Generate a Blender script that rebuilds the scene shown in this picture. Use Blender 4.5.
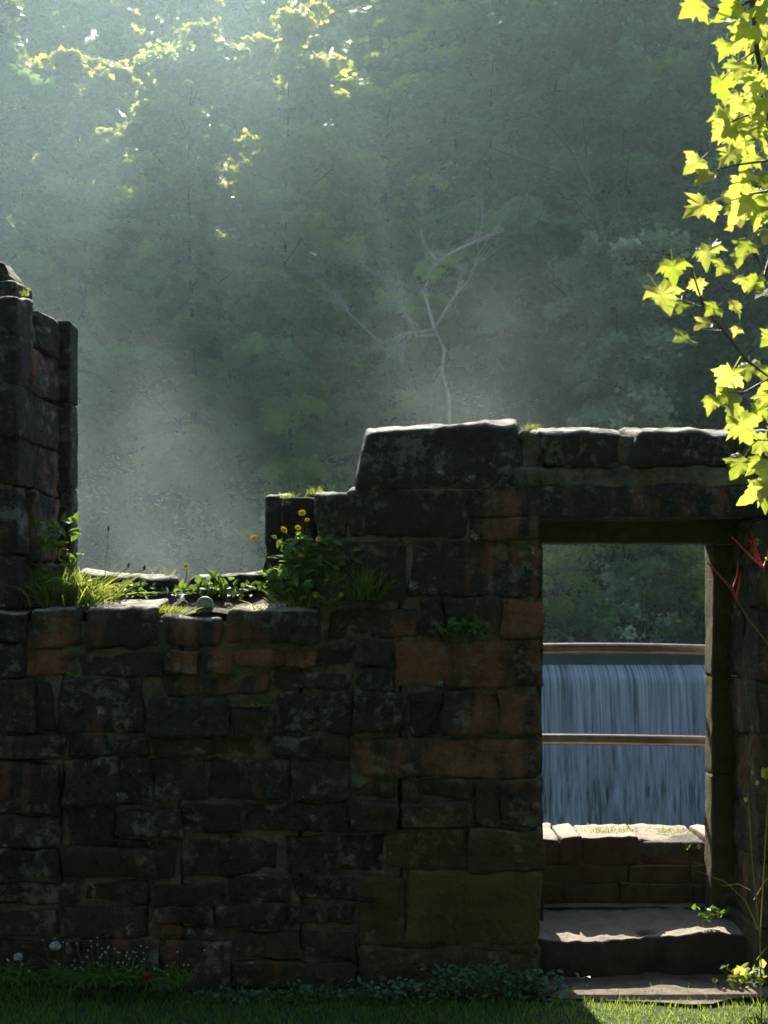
import bpy, bmesh, math, random
import numpy as np
from mathutils import Vector, Matrix, noise

sc = bpy.context.scene
for o in list(bpy.data.objects):
    bpy.data.objects.remove(o)
COL = sc.collection
R = math.radians
random.seed(7)
rng = np.random.default_rng(11)

# ------------------------------------------------------------------ camera, sky, sun, exposure
EYE, DIST, F = 1.9, 6.0, 1230.0
cam_d = bpy.data.cameras.new('camera')
cam = bpy.data.objects.new('camera', cam_d)
COL.objects.link(cam)
cam.location = (0, -DIST, EYE)
cam.rotation_euler = (R(90), 0, 0)
cam_d.sensor_fit = 'VERTICAL'
cam_d.sensor_height = 36.0
cam_d.lens = 36.0 * F / 1024
cam_d.shift_y = 88.0 / 1024
cam_d.clip_end = 1000
cam_d.dof.use_dof = True
cam_d.dof.focus_distance = 6.6
cam_d.dof.aperture_fstop = 6.3
sc.camera = cam

SUN_EL, SUN_AZ = 43.0, -7.0           # azimuth from +Y, minus = left of the view
world = bpy.data.worlds.new('World')
sc.world = world
world.use_nodes = True
wn = world.node_tree
sky = wn.nodes.new('ShaderNodeTexSky')
sky.sky_type = 'NISHITA'
sky.sun_disc = False
sky.sun_elevation = R(SUN_EL)
sky.sun_rotation = R(SUN_AZ)
wn.links.new(sky.outputs[0], wn.nodes['Background'].inputs[0])
wn.nodes['Background'].inputs[1].default_value = 0.11
sun_d = bpy.data.lights.new('sun', 'SUN')
sun_d.energy = 5.0
sun_d.angle = R(0.53)
sun_d.color = (1.0, 0.93, 0.80)
sun = bpy.data.objects.new('sun', sun_d)
COL.objects.link(sun)
to_sun = Vector((math.sin(R(SUN_AZ)) * math.cos(R(SUN_EL)), math.cos(R(SUN_AZ)) * math.cos(R(SUN_EL)), math.sin(R(SUN_EL))))
sun.rotation_euler = (-to_sun).to_track_quat('-Z', 'Y').to_euler()
sun.location = (-20, 60, 70)
sc.view_settings.view_transform = 'Standard'
sc.view_settings.look = 'None'
sc.view_settings.gamma = 1
sc.view_settings.exposure = 1.68
sc.view_settings.use_curve_mapping = False
sc.cycles.use_denoising = True
sc.cycles.max_bounces = 6
sc.cycles.diffuse_bounces = 3
sc.cycles.transmission_bounces = 4
sc.cycles.volume_bounces = 1
sc.cycles.sample_clamp_indirect = 4.0

# ------------------------------------------------------------------ helpers
def P(px, py, D):
    """pixel + distance along the view -> world point"""
    return Vector(((px - 384) / F * D, D - DIST, EYE + (600 - py) / F * D))

def WX(px): return (px - 384) / F * DIST
def WZ(py): return EYE + (600 - py) / F * DIST

def tag(o, label=None, cat=None, group=None, kind=None):
    if label: o['label'] = label
    if cat: o['category'] = cat
    if group: o['group'] = group
    if kind: o['kind'] = kind
    return o

def mesh(name, verts, faces, mat=None, smooth=True):
    me = bpy.data.meshes.new(name)
    me.from_pydata([tuple(v) for v in verts], [], faces)
    if smooth and len(me.polygons):
        me.polygons.foreach_set('use_smooth', [True] * len(me.polygons))
    if mat: me.materials.append(mat)
    me.update()
    return me

def quads_mesh(name, V, nper, mat=None, tone=None):
    """V: (n*nper,3) array, each run of nper vertices is one face"""
    n = len(V) // nper
    me = bpy.data.meshes.new(name)
    me.vertices.add(len(V)); me.vertices.foreach_set('co', np.asarray(V, np.float32).ravel())
    me.loops.add(len(V)); me.loops.foreach_set('vertex_index', np.arange(len(V), dtype=np.int32))
    me.polygons.add(n)
    me.polygons.foreach_set('loop_start', np.arange(0, n * nper, nper, dtype=np.int32))
    me.polygons.foreach_set('loop_total', np.full(n, nper, dtype=np.int32))
    if mat: me.materials.append(mat)
    a = me.attributes.new('tone', 'FLOAT', 'POINT')
    a.data.foreach_set('value', np.asarray(tone if tone is not None else np.repeat(np.random.default_rng(1).uniform(0, 1, n), nper), np.float32))
    me.update(calc_edges=True)
    return me

def link(name, me, parent=None, loc=None):
    o = bpy.data.objects.new(name, me)
    COL.objects.link(o)
    if parent is not None: o.parent = parent
    if loc is not None: o.location = loc
    return o

def empty(name, loc=(0, 0, 0), rz=0, s=1):
    o = bpy.data.objects.new(name, None)
    o.empty_display_size = 0.1
    COL.objects.link(o)
    o.location = loc; o.rotation_euler = (0, 0, rz); o.scale = (s, s, s)
    return o

def copy_tree(root):
    r = root.copy(); COL.objects.link(r)
    for ch in root.children:
        c = ch.copy(); COL.objects.link(c); c.parent = r
    return r

class MB:
    def __init__(self): self.v = []; self.f = []
    def tube(self, pts, radii, seg=6):
        pts = [Vector(p) for p in pts]
        b0 = len(self.v)
        up = Vector((0.13, 0.2, 1)).normalized()
        for i, p in enumerate(pts):
            t = (pts[min(i + 1, len(pts) - 1)] - pts[max(i - 1, 0)]).normalized()
            a = t.cross(up)
            if a.length < 0.05: a = t.cross(Vector((1, 0, 0)))
            a.normalize(); b = t.cross(a)
            r = radii[i] if hasattr(radii, '__len__') else radii
            for k in range(seg):
                an = 2 * math.pi * k / seg
                self.v.append(p + a * (math.cos(an) * r) + b * (math.sin(an) * r))
        for i in range(len(pts) - 1):
            for k in range(seg):
                q = b0 + i * seg
                self.f.append((q + k, q + (k + 1) % seg, q + seg + (k + 1) % seg, q + seg + k))
        self.f.append(tuple(b0 + k for k in range(seg)))
        self.f.append(tuple(b0 + (len(pts) - 1) * seg + seg - 1 - k for k in range(seg)))
    def blade(self, p, d, length, w, bend, side=None, n=3):
        """grass blade: strip from p, growing along d, bending over along bend"""
        p = Vector(p); d = Vector(d).normalized(); bend = Vector(bend)
        s = Vector(side) if side is not None else d.cross(Vector((random.uniform(-1, 1), random.uniform(-1, 1), 0.1)))
        if s.length < 1e-4: s = Vector((1, 0, 0))
        s.normalize()
        b0 = len(self.v)
        for i in range(n):
            t = i / n
            c = p + d * (length * t) + bend * (length * t * t)
            ww = w * (1 - 0.55 * t) * 0.5
            self.v.append(c - s * ww); self.v.append(c + s * ww)
        self.v.append(p + d * length + bend * length)
        for i in range(n - 1):
            q = b0 + 2 * i
            self.f.append((q, q + 1, q + 3, q + 2))
        q = b0 + 2 * (n - 1)
        self.f.append((q, q + 1, q + 2))
    def leaf(self, p, d, nrm, L, W):
        """small pointed leaf, folded a little on its midrib"""
        p = Vector(p); d = Vector(d).normalized(); nrm = Vector(nrm)
        s = d.cross(nrm)
        if s.length < 1e-4: s = d.cross(Vector((0.3, 0.9, 0.2)))
        s.normalize(); n = s.cross(d)
        b0 = len(self.v)
        for (u, v, h) in ((0, 0, 0), (.35, -.5, .10), (.35, .5, .10), (.5, 0, -.02), (.75, -.33, .05), (.75, .33, .05), (1, 0, -.10)):
            self.v.append(p + d * (u * L) + s * (v * W) + n * (h * L))
        self.f += [(b0, b0 + 1, b0 + 3), (b0, b0 + 3, b0 + 2), (b0 + 1, b0 + 4, b0 + 3), (b0 + 3, b0 + 5, b0 + 2), (b0 + 4, b0 + 6, b0 + 3), (b0 + 3, b0 + 6, b0 + 5)]
    def build(self, name, mat, parent=None, smooth=True):
        o = link(name, mesh(name, self.v, self.f, mat, smooth), parent)
        if name in ('blades', 'leaves', 'flowers', 'flower_stalks', 'stems'): o['kind'] = 'stuff'
        return o

# ------------------------------------------------------------------ materials
def new_mat(name):
    m = bpy.data.materials.new(name); m.use_nodes = True
    nt = m.node_tree
    return m, nt, nt.nodes['Principled BSDF'], nt.nodes['Material Output']

def nd(nt, typ, **kw):
    n = nt.nodes.new(typ)
    for k, v in kw.items(): setattr(n, k, v)
    return n

def mixc(nt, fac, a, b, mode='MIX'):
    n = nt.nodes.new('ShaderNodeMix'); n.data_type = 'RGBA'; n.blend_type = mode
    for sock, val in ((n.inputs[0], fac), (n.inputs[6], a), (n.inputs[7], b)):
        if hasattr(val, 'is_output') or isinstance(val, bpy.types.NodeSocket): nt.links.new(val, sock)
        elif isinstance(val, (int, float)): sock.default_value = val
        else: sock.default_value = (*val, 1)
    return n.outputs[2]

def noise_tex(nt, scale, detail=4, rough=0.55, vec=None, dist=0.0):
    n = nd(nt, 'ShaderNodeTexNoise')
    n.inputs['Scale'].default_value = scale; n.inputs['Detail'].default_value = detail
    n.inputs['Roughness'].default_value = rough; n.inputs['Distortion'].default_value = dist
    if vec is not None: nt.links.new(vec, n.inputs['Vector'])
    return n.outputs['Fac']

def ramp(nt, fac, a, b, lo=0.0, hi=1.0):
    n = nd(nt, 'ShaderNodeMapRange')
    n.clamp = True
    nt.links.new(fac, n.inputs[0])
    n.inputs[1].default_value = a; n.inputs[2].default_value = b
    n.inputs[3].default_value = lo; n.inputs[4].default_value = hi
    return n.outputs[0]

def math_n(nt, op, a, b=None):
    n = nd(nt, 'ShaderNodeMath', operation=op)
    for i, v in enumerate((a, b)):
        if v is None: continue
        if isinstance(v, (int, float)): n.inputs[i].default_value = v
        else: nt.links.new(v, n.inputs[i])
    return n.outputs[0]

def bump(nt, bsdf, h, strength=0.5, dist=0.02):
    b = nd(nt, 'ShaderNodeBump')
    b.inputs['Strength'].default_value = strength; b.inputs['Distance'].default_value = dist
    nt.links.new(h, b.inputs['Height']); nt.links.new(b.outputs[0], bsdf.inputs['Normal'])

def mapping(nt, vec, scale):
    m = nd(nt, 'ShaderNodeMapping'); m.inputs['Scale'].default_value = scale
    nt.links.new(vec, m.inputs[0]); return m.outputs[0]

def obj_attr(nt, name):
    a = nd(nt, 'ShaderNodeAttribute', attribute_type='OBJECT', attribute_name=name)
    return a.outputs['Fac']

def stone_material(): 
    m, nt, b, out = new_mat('weathered_sandstone')
    pos = nd(nt, 'ShaderNodeNewGeometry').outputs['Position']
    rnd = nd(nt, 'ShaderNodeObjectInfo').outputs['Random']
    red = obj_attr(nt, 'redness')
    n1 = noise_tex(nt, 5.0, 6, 0.6, pos)
    n2 = noise_tex(nt, 28.0, 6, 0.7, pos)
    n3 = noise_tex(nt, 2.2, 3, 0.5, pos, 0.4)
    n4 = noise_tex(nt, 90.0, 3, 0.6, pos)
    crust = mixc(nt, ramp(nt, n2, .3, .75), (0.007, 0.008, 0.010), (0.062, 0.056, 0.050))
    crust = mixc(nt, ramp(nt, rnd, 0, 1), crust, mixc(nt, .25, crust, (0.085, 0.055, 0.036)))
    sand = mixc(nt, ramp(nt, n2, .25, .8), (0.14, 0.058, 0.038), (0.32, 0.155, 0.10))
    # bare red stone where the black crust has worn off: vertical run-off shapes
    streak = noise_tex(nt, 1.0, 3, 0.5, mapping(nt, pos, (9, 9, 1.6)))
    lim = math_n(nt, 'ADD', math_n(nt, 'SUBTRACT', math_n(nt, 'MULTIPLY', red, .75), .36),
                 math_n(nt, 'ADD', math_n(nt, 'MULTIPLY', math_n(nt, 'SUBTRACT', ramp(nt, streak, .32, .68), .5), .55), math_n(nt, 'MULTIPLY', math_n(nt, 'SUBTRACT', n3, .5), .9)))
    f_red = ramp(nt, math_n(nt, 'ADD', lim, math_n(nt, 'MULTIPLY', math_n(nt, 'SUBTRACT', n1, .5), .7)), 0.0, 0.34)
    c = mixc(nt, f_red, crust, sand)
    # grey mortar wash and pale lichen
    wash = ramp(nt, math_n(nt, 'MULTIPLY', noise_tex(nt, 3.3, 5, .62, pos), noise_tex(nt, 17, 4, .7, pos)), .275, .37)
    c = mixc(nt, math_n(nt, 'MULTIPLY', wash, .75), c, (0.22, 0.21, 0.18))
    vor = nd(nt, 'ShaderNodeTexVoronoi'); vor.inputs['Scale'].default_value = 6.5
    nt.links.new(mapping(nt, pos, (1, 1, 1.25)), vor.inputs['Vector'])
    sepc = nd(nt, 'ShaderNodeSeparateColor'); nt.links.new(vor.outputs['Color'], sepc.inputs[0])
    dis = math_n(nt, 'ADD', vor.outputs['Distance'], math_n(nt, 'MULTIPLY', math_n(nt, 'SUBTRACT', n2, .5), .9))
    spot = math_n(nt, 'MULTIPLY', math_n(nt, 'MULTIPLY', ramp(nt, dis, .20, .06), ramp(nt, n4, .35, .6)), ramp(nt, sepc.outputs[0], .66, .68))
    c = mixc(nt, math_n(nt, 'MULTIPLY', spot, .75), c, (0.42, 0.44, 0.39))
    speck = math_n(nt, 'MULTIPLY', ramp(nt, noise_tex(nt, 70, 2, .5, pos), .66, .72), ramp(nt, n3, .42, .6))
    c = mixc(nt, math_n(nt, 'MULTIPLY', speck, .6), c, (0.26, 0.25, 0.22))
    # green algae film in the damp lower courses and by the door, brightened for light bounced under the lintel
    sx = nd(nt, 'ShaderNodeSeparateXYZ'); nt.links.new(pos, sx.inputs[0])
    moss = obj_attr(nt, 'moss')
    c = mixc(nt, math_n(nt, 'MULTIPLY', moss, ramp(nt, n1, .3, .6, .35, 1)), c, (0.135, 0.115, 0.034))
    # sunlight on upward faces put into the colour, patchy like lichen
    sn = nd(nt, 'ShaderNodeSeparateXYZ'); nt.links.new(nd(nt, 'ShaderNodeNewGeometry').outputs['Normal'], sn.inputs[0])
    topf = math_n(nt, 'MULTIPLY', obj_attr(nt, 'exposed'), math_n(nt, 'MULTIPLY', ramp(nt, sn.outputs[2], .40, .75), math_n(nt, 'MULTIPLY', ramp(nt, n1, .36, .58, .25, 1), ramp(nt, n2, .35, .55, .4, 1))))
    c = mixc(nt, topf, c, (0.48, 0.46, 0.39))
    nt.links.new(c, b.inputs['Base Color'])
    b.inputs['Roughness'].default_value = 0.88
    b.inputs['Specular IOR Level'].default_value = 0.25
    h = math_n(nt, 'ADD', math_n(nt, 'MULTIPLY', n1, .8), math_n(nt, 'ADD', math_n(nt, 'MULTIPLY', n2, .7), math_n(nt, 'MULTIPLY', n4, .25)))
    bump(nt, b, h, 1.0, 0.05)
    return m

def rough_mat(name, ca, cb, scale, bs=0.6, rough=0.9, bd=0.02, worn_lit=None):
    m, nt, b, out = new_mat(name)
    pos = nd(nt, 'ShaderNodeNewGeometry').outputs['Position']
    n1 = noise_tex(nt, scale, 6, .62, pos); n2 = noise_tex(nt, scale * 6, 4, .6, pos)
    f = ramp(nt, math_n(nt, 'ADD', math_n(nt, 'MULTIPLY', n1, .65), math_n(nt, 'MULTIPLY', n2, .35)), .35, .65)
    c = mixc(nt, f, ca, cb)
    if worn_lit:  # paler upward faces: sunlight on the tops put into the colour, with wear
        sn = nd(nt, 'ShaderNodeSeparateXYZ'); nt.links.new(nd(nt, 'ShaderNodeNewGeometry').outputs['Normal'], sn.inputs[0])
        c = mixc(nt, math_n(nt, 'MULTIPLY', ramp(nt, sn.outputs[2], .6, .9), ramp(nt, n1, .3, .6, .6, 1)), c, worn_lit)
    nt.links.new(c, b.inputs['Base Color'])
    b.inputs['Roughness'].default_value = rough
    b.inputs['Specular IOR Level'].default_value = 0.25
    bump(nt, b, math_n(nt, 'ADD', n1, math_n(nt, 'MULTIPLY', n2, .5)), bs, bd)
    return m

def leaf_mat(name, ca, cb, trans, mix=0.45, scale=3.0, rough=0.5, spec=0.3):
    """diffuse + gloss on top, light glowing through from behind"""
    m, nt, b, out = new_mat(name)
    geo = nd(nt, 'ShaderNodeNewGeometry')
    pos = geo.outputs['Position']
    isl = geo.outputs['Random Per Island']
    rnd = nd(nt, 'ShaderNodeObjectInfo').outputs['Random']
    n = nd(nt, 'ShaderNodeAttribute', attribute_name='tone').outputs['Fac'] if name.startswith('foliage') else noise_tex(nt, scale, 3, .6, pos)
    wts = (.85, .12, .12) if name.startswith('foliage') else (.6, .25, .25)
    f = math_n(nt, 'ADD', math_n(nt, 'MULTIPLY', n, wts[0]), math_n(nt, 'ADD', math_n(nt, 'MULTIPLY', isl, wts[1]), math_n(nt, 'MULTIPLY', rnd, wts[2])))
    f = ramp(nt, f, .18, .90) if name.startswith('foliage') else ramp(nt, f, .25, .85)
    c = mixc(nt, f, ca, cb)
    nt.links.new(c, b.inputs['Base Color'])
    b.inputs['Roughness'].default_value = rough
    b.inputs['Specular IOR Level'].default_value = spec
    tr = nd(nt, 'ShaderNodeBsdfTranslucent')
    nt.links.new(mixc(nt, f, tuple(x * .75 for x in trans), trans), tr.inputs[0])
    ms = nd(nt, 'ShaderNodeMixShader'); ms.inputs[0].default_value = mix
    nt.links.new(b.outputs[0], ms.inputs[1]); nt.links.new(tr.outputs[0], ms.inputs[2])
    nt.links.new(ms.outputs[0], out.inputs[0])
    return m

def plain(name, col, rough=.6, metal=0.0, spec=.4):
    m, nt, b, out = new_mat(name)
    pos = nd(nt, 'ShaderNodeNewGeometry').outputs['Position']
    n = noise_tex(nt, 24, 4, .6, pos)
    nt.links.new(mixc(nt, ramp(nt, n, .3, .7), tuple(c * .7 for c in col), tuple(min(1, c * 1.2) for c in col)), b.inputs['Base Color'])
    b.inputs['Roughness'].default_value = rough; b.inputs['Metallic'].default_value = metal
    b.inputs['Specular IOR Level'].default_value = spec
    return m

M = {}
M['stone'] = stone_material()
M['mortar'] = rough_mat('old_lime_mortar', (0.022, 0.020, 0.017), (0.19, 0.17, 0.14), 5, .9, .95, .03)
M['parapet'] = rough_mat('brown_sandstone', (0.060, 0.036, 0.027), (0.14, 0.085, 0.06), 8, .7, worn_lit=(.29, .25, .19))  # sunlit parapet top painted in as a pale tone
M['step'] = rough_mat('worn_step_stone', (0.022, 0.019, 0.016), (0.06, 0.05, 0.04), 9, .8, worn_lit=(.26, .22, .17))  # shaded riser painted dark, sunlit and trodden tread painted pale
M['soil'] = rough_mat('dark_soil', (0.018, 0.014, 0.010), (0.06, 0.045, 0.03), 14, .9)
M['dirt'] = rough_mat('trodden_dirt', (0.07, 0.055, 0.04), (0.20, 0.16, 0.12), 12, .8)
M['lawn'] = rough_mat('lawn_ground', (0.018, 0.035, 0.010), (0.035, 0.065, 0.016), 20, .6)
M['grass'] = leaf_mat('grass_blades', (0.055, 0.145, 0.022), (0.13, 0.25, 0.035), (0.36, 0.46, 0.05), .5, 6)
M['wallgrass'] = leaf_mat('wall_grass', (0.03, 0.07, 0.012), (0.09, 0.15, 0.03), (0.36, 0.42, 0.06), .5, 9)
M['drygrass'] = leaf_mat('dry_grass', (0.09, 0.07, 0.035), (0.20, 0.16, 0.085), (0.25, 0.20, 0.10), .4, 9)
M['weed'] = leaf_mat('weed_leaf', (0.045, 0.12, 0.022), (0.11, 0.21, 0.04), (0.22, 0.33, 0.04), .45, 9)
M['ivy'] = leaf_mat('ground_cover_leaf', (0.045, 0.115, 0.055), (0.11, 0.21, 0.11), (0.06, 0.12, 0.03), .25, 9)
M['maple'] = leaf_mat('maple_leaf', (0.07, 0.115, 0.012), (0.12, 0.165, 0.018), (0.58, 0.62, 0.12), .6, 20, .35, .5)
def maple_mat():
    m, nt, b, out = new_mat('maple_leaf')
    tc = nd(nt, 'ShaderNodeTexCoord').outputs['Object']
    sp = nd(nt, 'ShaderNodeSeparateXYZ'); nt.links.new(tc, sp.inputs[0])
    ax = math_n(nt, 'ABSOLUTE', sp.outputs[0]); y = sp.outputs[1]
    ds = [ax]
    for (dx, dy) in ((.87, .50), (.89, -.45)):
        ds.append(math_n(nt, 'ABSOLUTE', math_n(nt, 'SUBTRACT', math_n(nt, 'MULTIPLY', ax, dy), math_n(nt, 'MULTIPLY', y, dx))))
    # side veins run off the midrib
    sv_ = math_n(nt, 'PINGPONG', math_n(nt, 'SUBTRACT', y, math_n(nt, 'MULTIPLY', ax, .9)), .075)
    vein = ramp(nt, math_n(nt, 'MINIMUM', ds[0], math_n(nt, 'MINIMUM', ds[1], ds[2])), .006, .022, 1, 0)
    vein = math_n(nt, 'MAXIMUM', vein, ramp(nt, sv_, .0, .012, .5, 0))
    rnd = nd(nt, 'ShaderNodeObjectInfo').outputs['Random']
    n = noise_tex(nt, 6, 3, .6, tc)
    f = ramp(nt, math_n(nt, 'ADD', math_n(nt, 'MULTIPLY', rnd, .7), math_n(nt, 'MULTIPLY', n, .4)), .2, .9)
    c = mixc(nt, f, (0.05, 0.10, 0.012), (0.13, 0.175, 0.02))
    t = mixc(nt, f, (0.36, 0.46, 0.035), (0.66, 0.68, 0.13))
    t = mixc(nt, math_n(nt, 'MULTIPLY', vein, .45), t, (0.26, 0.27, 0.03))
    nt.links.new(c, b.inputs['Base Color']); b.inputs['Roughness'].default_value = .33; b.inputs['Specular IOR Level'].default_value = .5
    bump(nt, b, vein, .4, .02)
    tr = nd(nt, 'ShaderNodeBsdfTranslucent'); nt.links.new(t, tr.inputs[0])
    ms = nd(nt, 'ShaderNodeMixShader'); ms.inputs[0].default_value = .6
    nt.links.new(b.outputs[0], ms.inputs[1]); nt.links.new(tr.outputs[0], ms.inputs[2]); nt.links.new(ms.outputs[0], out.inputs[0])
    return m
M['maple'] = maple_mat()
M['twig'] = plain('maple_twig', (0.10, 0.065, 0.03))
M['bark'] = rough_mat('maple_bark', (0.06, 0.05, 0.04), (0.16, 0.14, 0.11), 12, .8)
M['redtwig'] = leaf_mat('red_petiole', (0.30, 0.035, 0.015), (0.45, 0.09, 0.03), (0.5, .08, .02), .3)
M['greentwig'] = leaf_mat('green_shoot', (0.13, 0.13, 0.02), (0.22, 0.20, 0.03), (0.35, .32, .04), .3)
M['yellow'] = leaf_mat('yellow_petals', (0.68, 0.47, 0.012), (0.80, 0.60, 0.02), (0.75, .55, .01), .4, 30)
M['white'] = leaf_mat('white_petals', (0.42, 0.46, 0.48), (0.55, 0.6, 0.62), (0.6, .6, .6), .3)
M['redfl'] = leaf_mat('red_petals', (0.5, 0.015, 0.03), (0.6, 0.03, 0.05), (0.5, .02, .03), .3)
M['stem'] = leaf_mat('reddish_stem', (0.12, 0.07, 0.03), (0.18, 0.12, 0.04), (0.25, .16, .04), .3)
M['seed'] = plain('plantain_seed_head', (0.06, 0.045, 0.03))
M['rail'] = plain('brown_painted_steel', (0.24, 0.175, 0.16), .22, .7, .6)
M['can'] = plain('dull_aluminium', (0.42, 0.45, 0.46), .55, .5)
M['trunk'] = rough_mat('grey_bark', (0.034, 0.040, 0.018), (0.085, 0.095, 0.045), 5, .7)
M['dead'] = rough_mat('bleached_dead_wood', (0.17, 0.155, 0.11), (0.33, 0.30, 0.22), 6, .6)
M['bank'] = rough_mat('leaf_litter_ground', (0.020, 0.026, 0.012), (0.055, 0.055, 0.028), 1.3, .8, .95, .1)
FOL = [leaf_mat('foliage_mid', (0.026, 0.072, 0.020), (0.13, 0.235, 0.060), (0.44, 0.50, 0.05), .5, .5),
       leaf_mat('foliage_yellow_green', (0.036, 0.082, 0.018), (0.16, 0.255, 0.060), (0.58, 0.58, 0.05), .52, .5),
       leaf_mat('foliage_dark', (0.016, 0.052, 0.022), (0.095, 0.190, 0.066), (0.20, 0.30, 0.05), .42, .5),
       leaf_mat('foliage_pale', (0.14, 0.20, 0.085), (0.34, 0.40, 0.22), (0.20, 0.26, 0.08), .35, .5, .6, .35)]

def water_mat():
    m, nt, b, out = new_mat('river_water')
    pos = nd(nt, 'ShaderNodeNewGeometry').outputs['Position']
    b.inputs['Base Color'].default_value = (0.025, 0.045, 0.042, 1)
    b.inputs['Roughness'].default_value = .12
    bump(nt, b, noise_tex(nt, 2.2, 4, .6, mapping(nt, pos, (1, .5, 1))), .35, .08)
    return m
M['water'] = water_mat()

def fall_mat():
    m, nt, b, out = new_mat('falling_water')
    pos = nd(nt, 'ShaderNodeNewGeometry').outputs['Position']
    a = noise_tex(nt, 1.0, 5, .62, mapping(nt, pos, (14.0, 0, .30)), .1)
    c = noise_tex(nt, 1.0, 4, .60, mapping(nt, pos, (10, 0, .95)), .3)
    e = noise_tex(nt, 1.0, 2, .5, mapping(nt, pos, (2.0, 0, .10)))
    fine = noise_tex(nt, 1.0, 3, .6, mapping(nt, pos, (44, 0, .7)))
    sx = nd(nt, 'ShaderNodeSeparateXYZ'); nt.links.new(pos, sx.inputs[0])
    low = ramp(nt, sx.outputs[2], -1.6, -3.6)            # broken, splashing water further down
    n = nd(nt, 'ShaderNodeMix'); nt.links.new(low, n.inputs[0]); nt.links.new(a, n.inputs[2]); nt.links.new(c, n.inputs[3])
    s = math_n(nt, 'ADD', math_n(nt, 'MULTIPLY', n.outputs[0], .62), math_n(nt, 'ADD', math_n(nt, 'MULTIPLY', e, .26), math_n(nt, 'MULTIPLY', fine, .2)))
    f = ramp(nt, s, .45, .72)
    nt.links.new(mixc(nt, f, (0.018, 0.038, 0.050), (0.47, 0.55, 0.59)), b.inputs['Base Color'])
    nt.links.new(ramp(nt, f, 0, 1, .18, .6), b.inputs['Roughness'])
    bump(nt, b, s, .8, .12)
    tr = nd(nt, 'ShaderNodeBsdfTranslucent'); nt.links.new(mixc(nt, f, (.05, .09, .12), (.55, .65, .72)), tr.inputs[0])
    ms = nd(nt, 'ShaderNodeMixShader'); ms.inputs[0].default_value = .22
    nt.links.new(b.outputs[0], ms.inputs[1]); nt.links.new(tr.outputs[0], ms.inputs[2]); nt.links.new(ms.outputs[0], out.inputs[0])
    return m
M['fall'] = fall_mat()

# ------------------------------------------------------------------ terrain, river, weir
WEIR_Y = 30.0
CREST = EYE - 68 / F * 36.0            # level of the weir crest

def sm(a, b, x):
    t = min(1, max(0, (x - a) / (b - a))); return t * t * (3 - 2 * t)

def terrain(x, y):
    n = noise.noise(Vector((x * .12, y * .12, 3.1)))
    n2 = noise.noise(Vector((x * .5, y * .5, 1.7)))
    z = 0.02 * noise.noise(Vector((x * .7, y * .7, 0))) if y < 1.0 else 0.0
    if y <= 1.05: return z
    bed = -7.2
    z = z + (bed - z) * sm(1.05, 3.2, y)
    z = z + (CREST - 1.6 - z) * sm(WEIR_Y + .4, WEIR_Y + 1.2, y)
    if y > 36.5:
        k = y - 38.3 + n * .8
        bank = CREST + (min(k, 2.5) * 1.05 if k > 0 else k * .5) + max(0, k - 2.5) * .52 + n2 * .35
        bank += 2.0 * n * sm(2, 16, k)
        z = max(z, bank)
    # left and right gorge sides close the valley off
    side = max(0, abs(x - 2) - 36)
    if y > 3: z = max(z, -7 + side * .9 + n2 * .4)
    return z

def axis(*segs):
    out = []
    for a, b, st in segs:
        out += list(np.arange(a, b, st))
    out.append(segs[-1][1]); return out
xs = axis((-120, -40, 8), (-40, -4, 1.6), (-4, 4, .5), (4, 40, 1.6), (40, 120, 8))
ys = axis((-80, -8, 6), (-8, 1, .5), (1, 3.4, .3), (3.4, 30, 2.6), (30, 32, .4), (32, 37, 1.2), (37, 44, .7), (44, 70, 1.6), (70, 120, 6))
gv = [(x, y, terrain(x, y)) for y in ys for x in xs]
nx = len(xs)
gf = [(j * nx + i, j * nx + i + 1, (j + 1) * nx + i + 1, (j + 1) * nx + i) for j in range(len(ys) - 1) for i in range(nx - 1)]
gme = mesh('ground', gv, gf, M['lawn'])
gme.materials.append(M['bank'])
for p in gme.polygons:
    if p.center.y > 1.0: p.material_index = 1
tag(link('ground', gme), kind='structure')

def sheet(name, x0, x1, y0, y1, z, mat, sx=1.0, sy=1.0):
    X = np.arange(x0, x1 + .01, sx); Y = np.arange(y0, y1 + .01, sy)
    v = [(x, y, z + .02 * noise.noise(Vector((x * .8, y * .8, 0)))) for y in Y for x in X]
    n = len(X)
    f = [(j * n + i, j * n + i + 1, (j + 1) * n + i + 1, (j + 1) * n + i) for j in range(len(Y) - 1) for i in range(n - 1)]
    return tag(link(name, mesh(name, v, f, mat)), kind='structure')
sheet('river', -40, 44, WEIR_Y + .35, 41.5, CREST + .05, M['water'], 1.2, .8)
sheet('plunge_pool', -42, 46, 1.2, WEIR_Y - .3, -6.3, M['water'], 2, 2)

# weir wall: sloping apron of masonry under the water
wr = empty('weir', (2, WEIR_Y, -6.8))
wb = MB()
for (x0, x1) in ((-40, 44),):
    wb.v += [Vector(p) for p in ((x0 - 2, -1.0, -.6), (x1 - 2, -1.0, -.6), (x1 - 2, .1, CREST + 6.72), (x0 - 2, .1, CREST + 6.72), (x0 - 2, 1.1, CREST + 6.70), (x1 - 2, 1.1, CREST + 6.70), (x1 - 2, 1.1, -.6), (x0 - 2, 1.1, -.6))]
    wb.f += [(0, 1, 2, 3), (3, 2, 5, 4), (4, 5, 6, 7), (0, 3, 4, 7), (1, 6, 5, 2)]
wb.build('weir_face', M['bank'], wr, False)
tag(wr, 'long straight masonry weir under the falling water beyond the doorway', 'weir')

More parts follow.
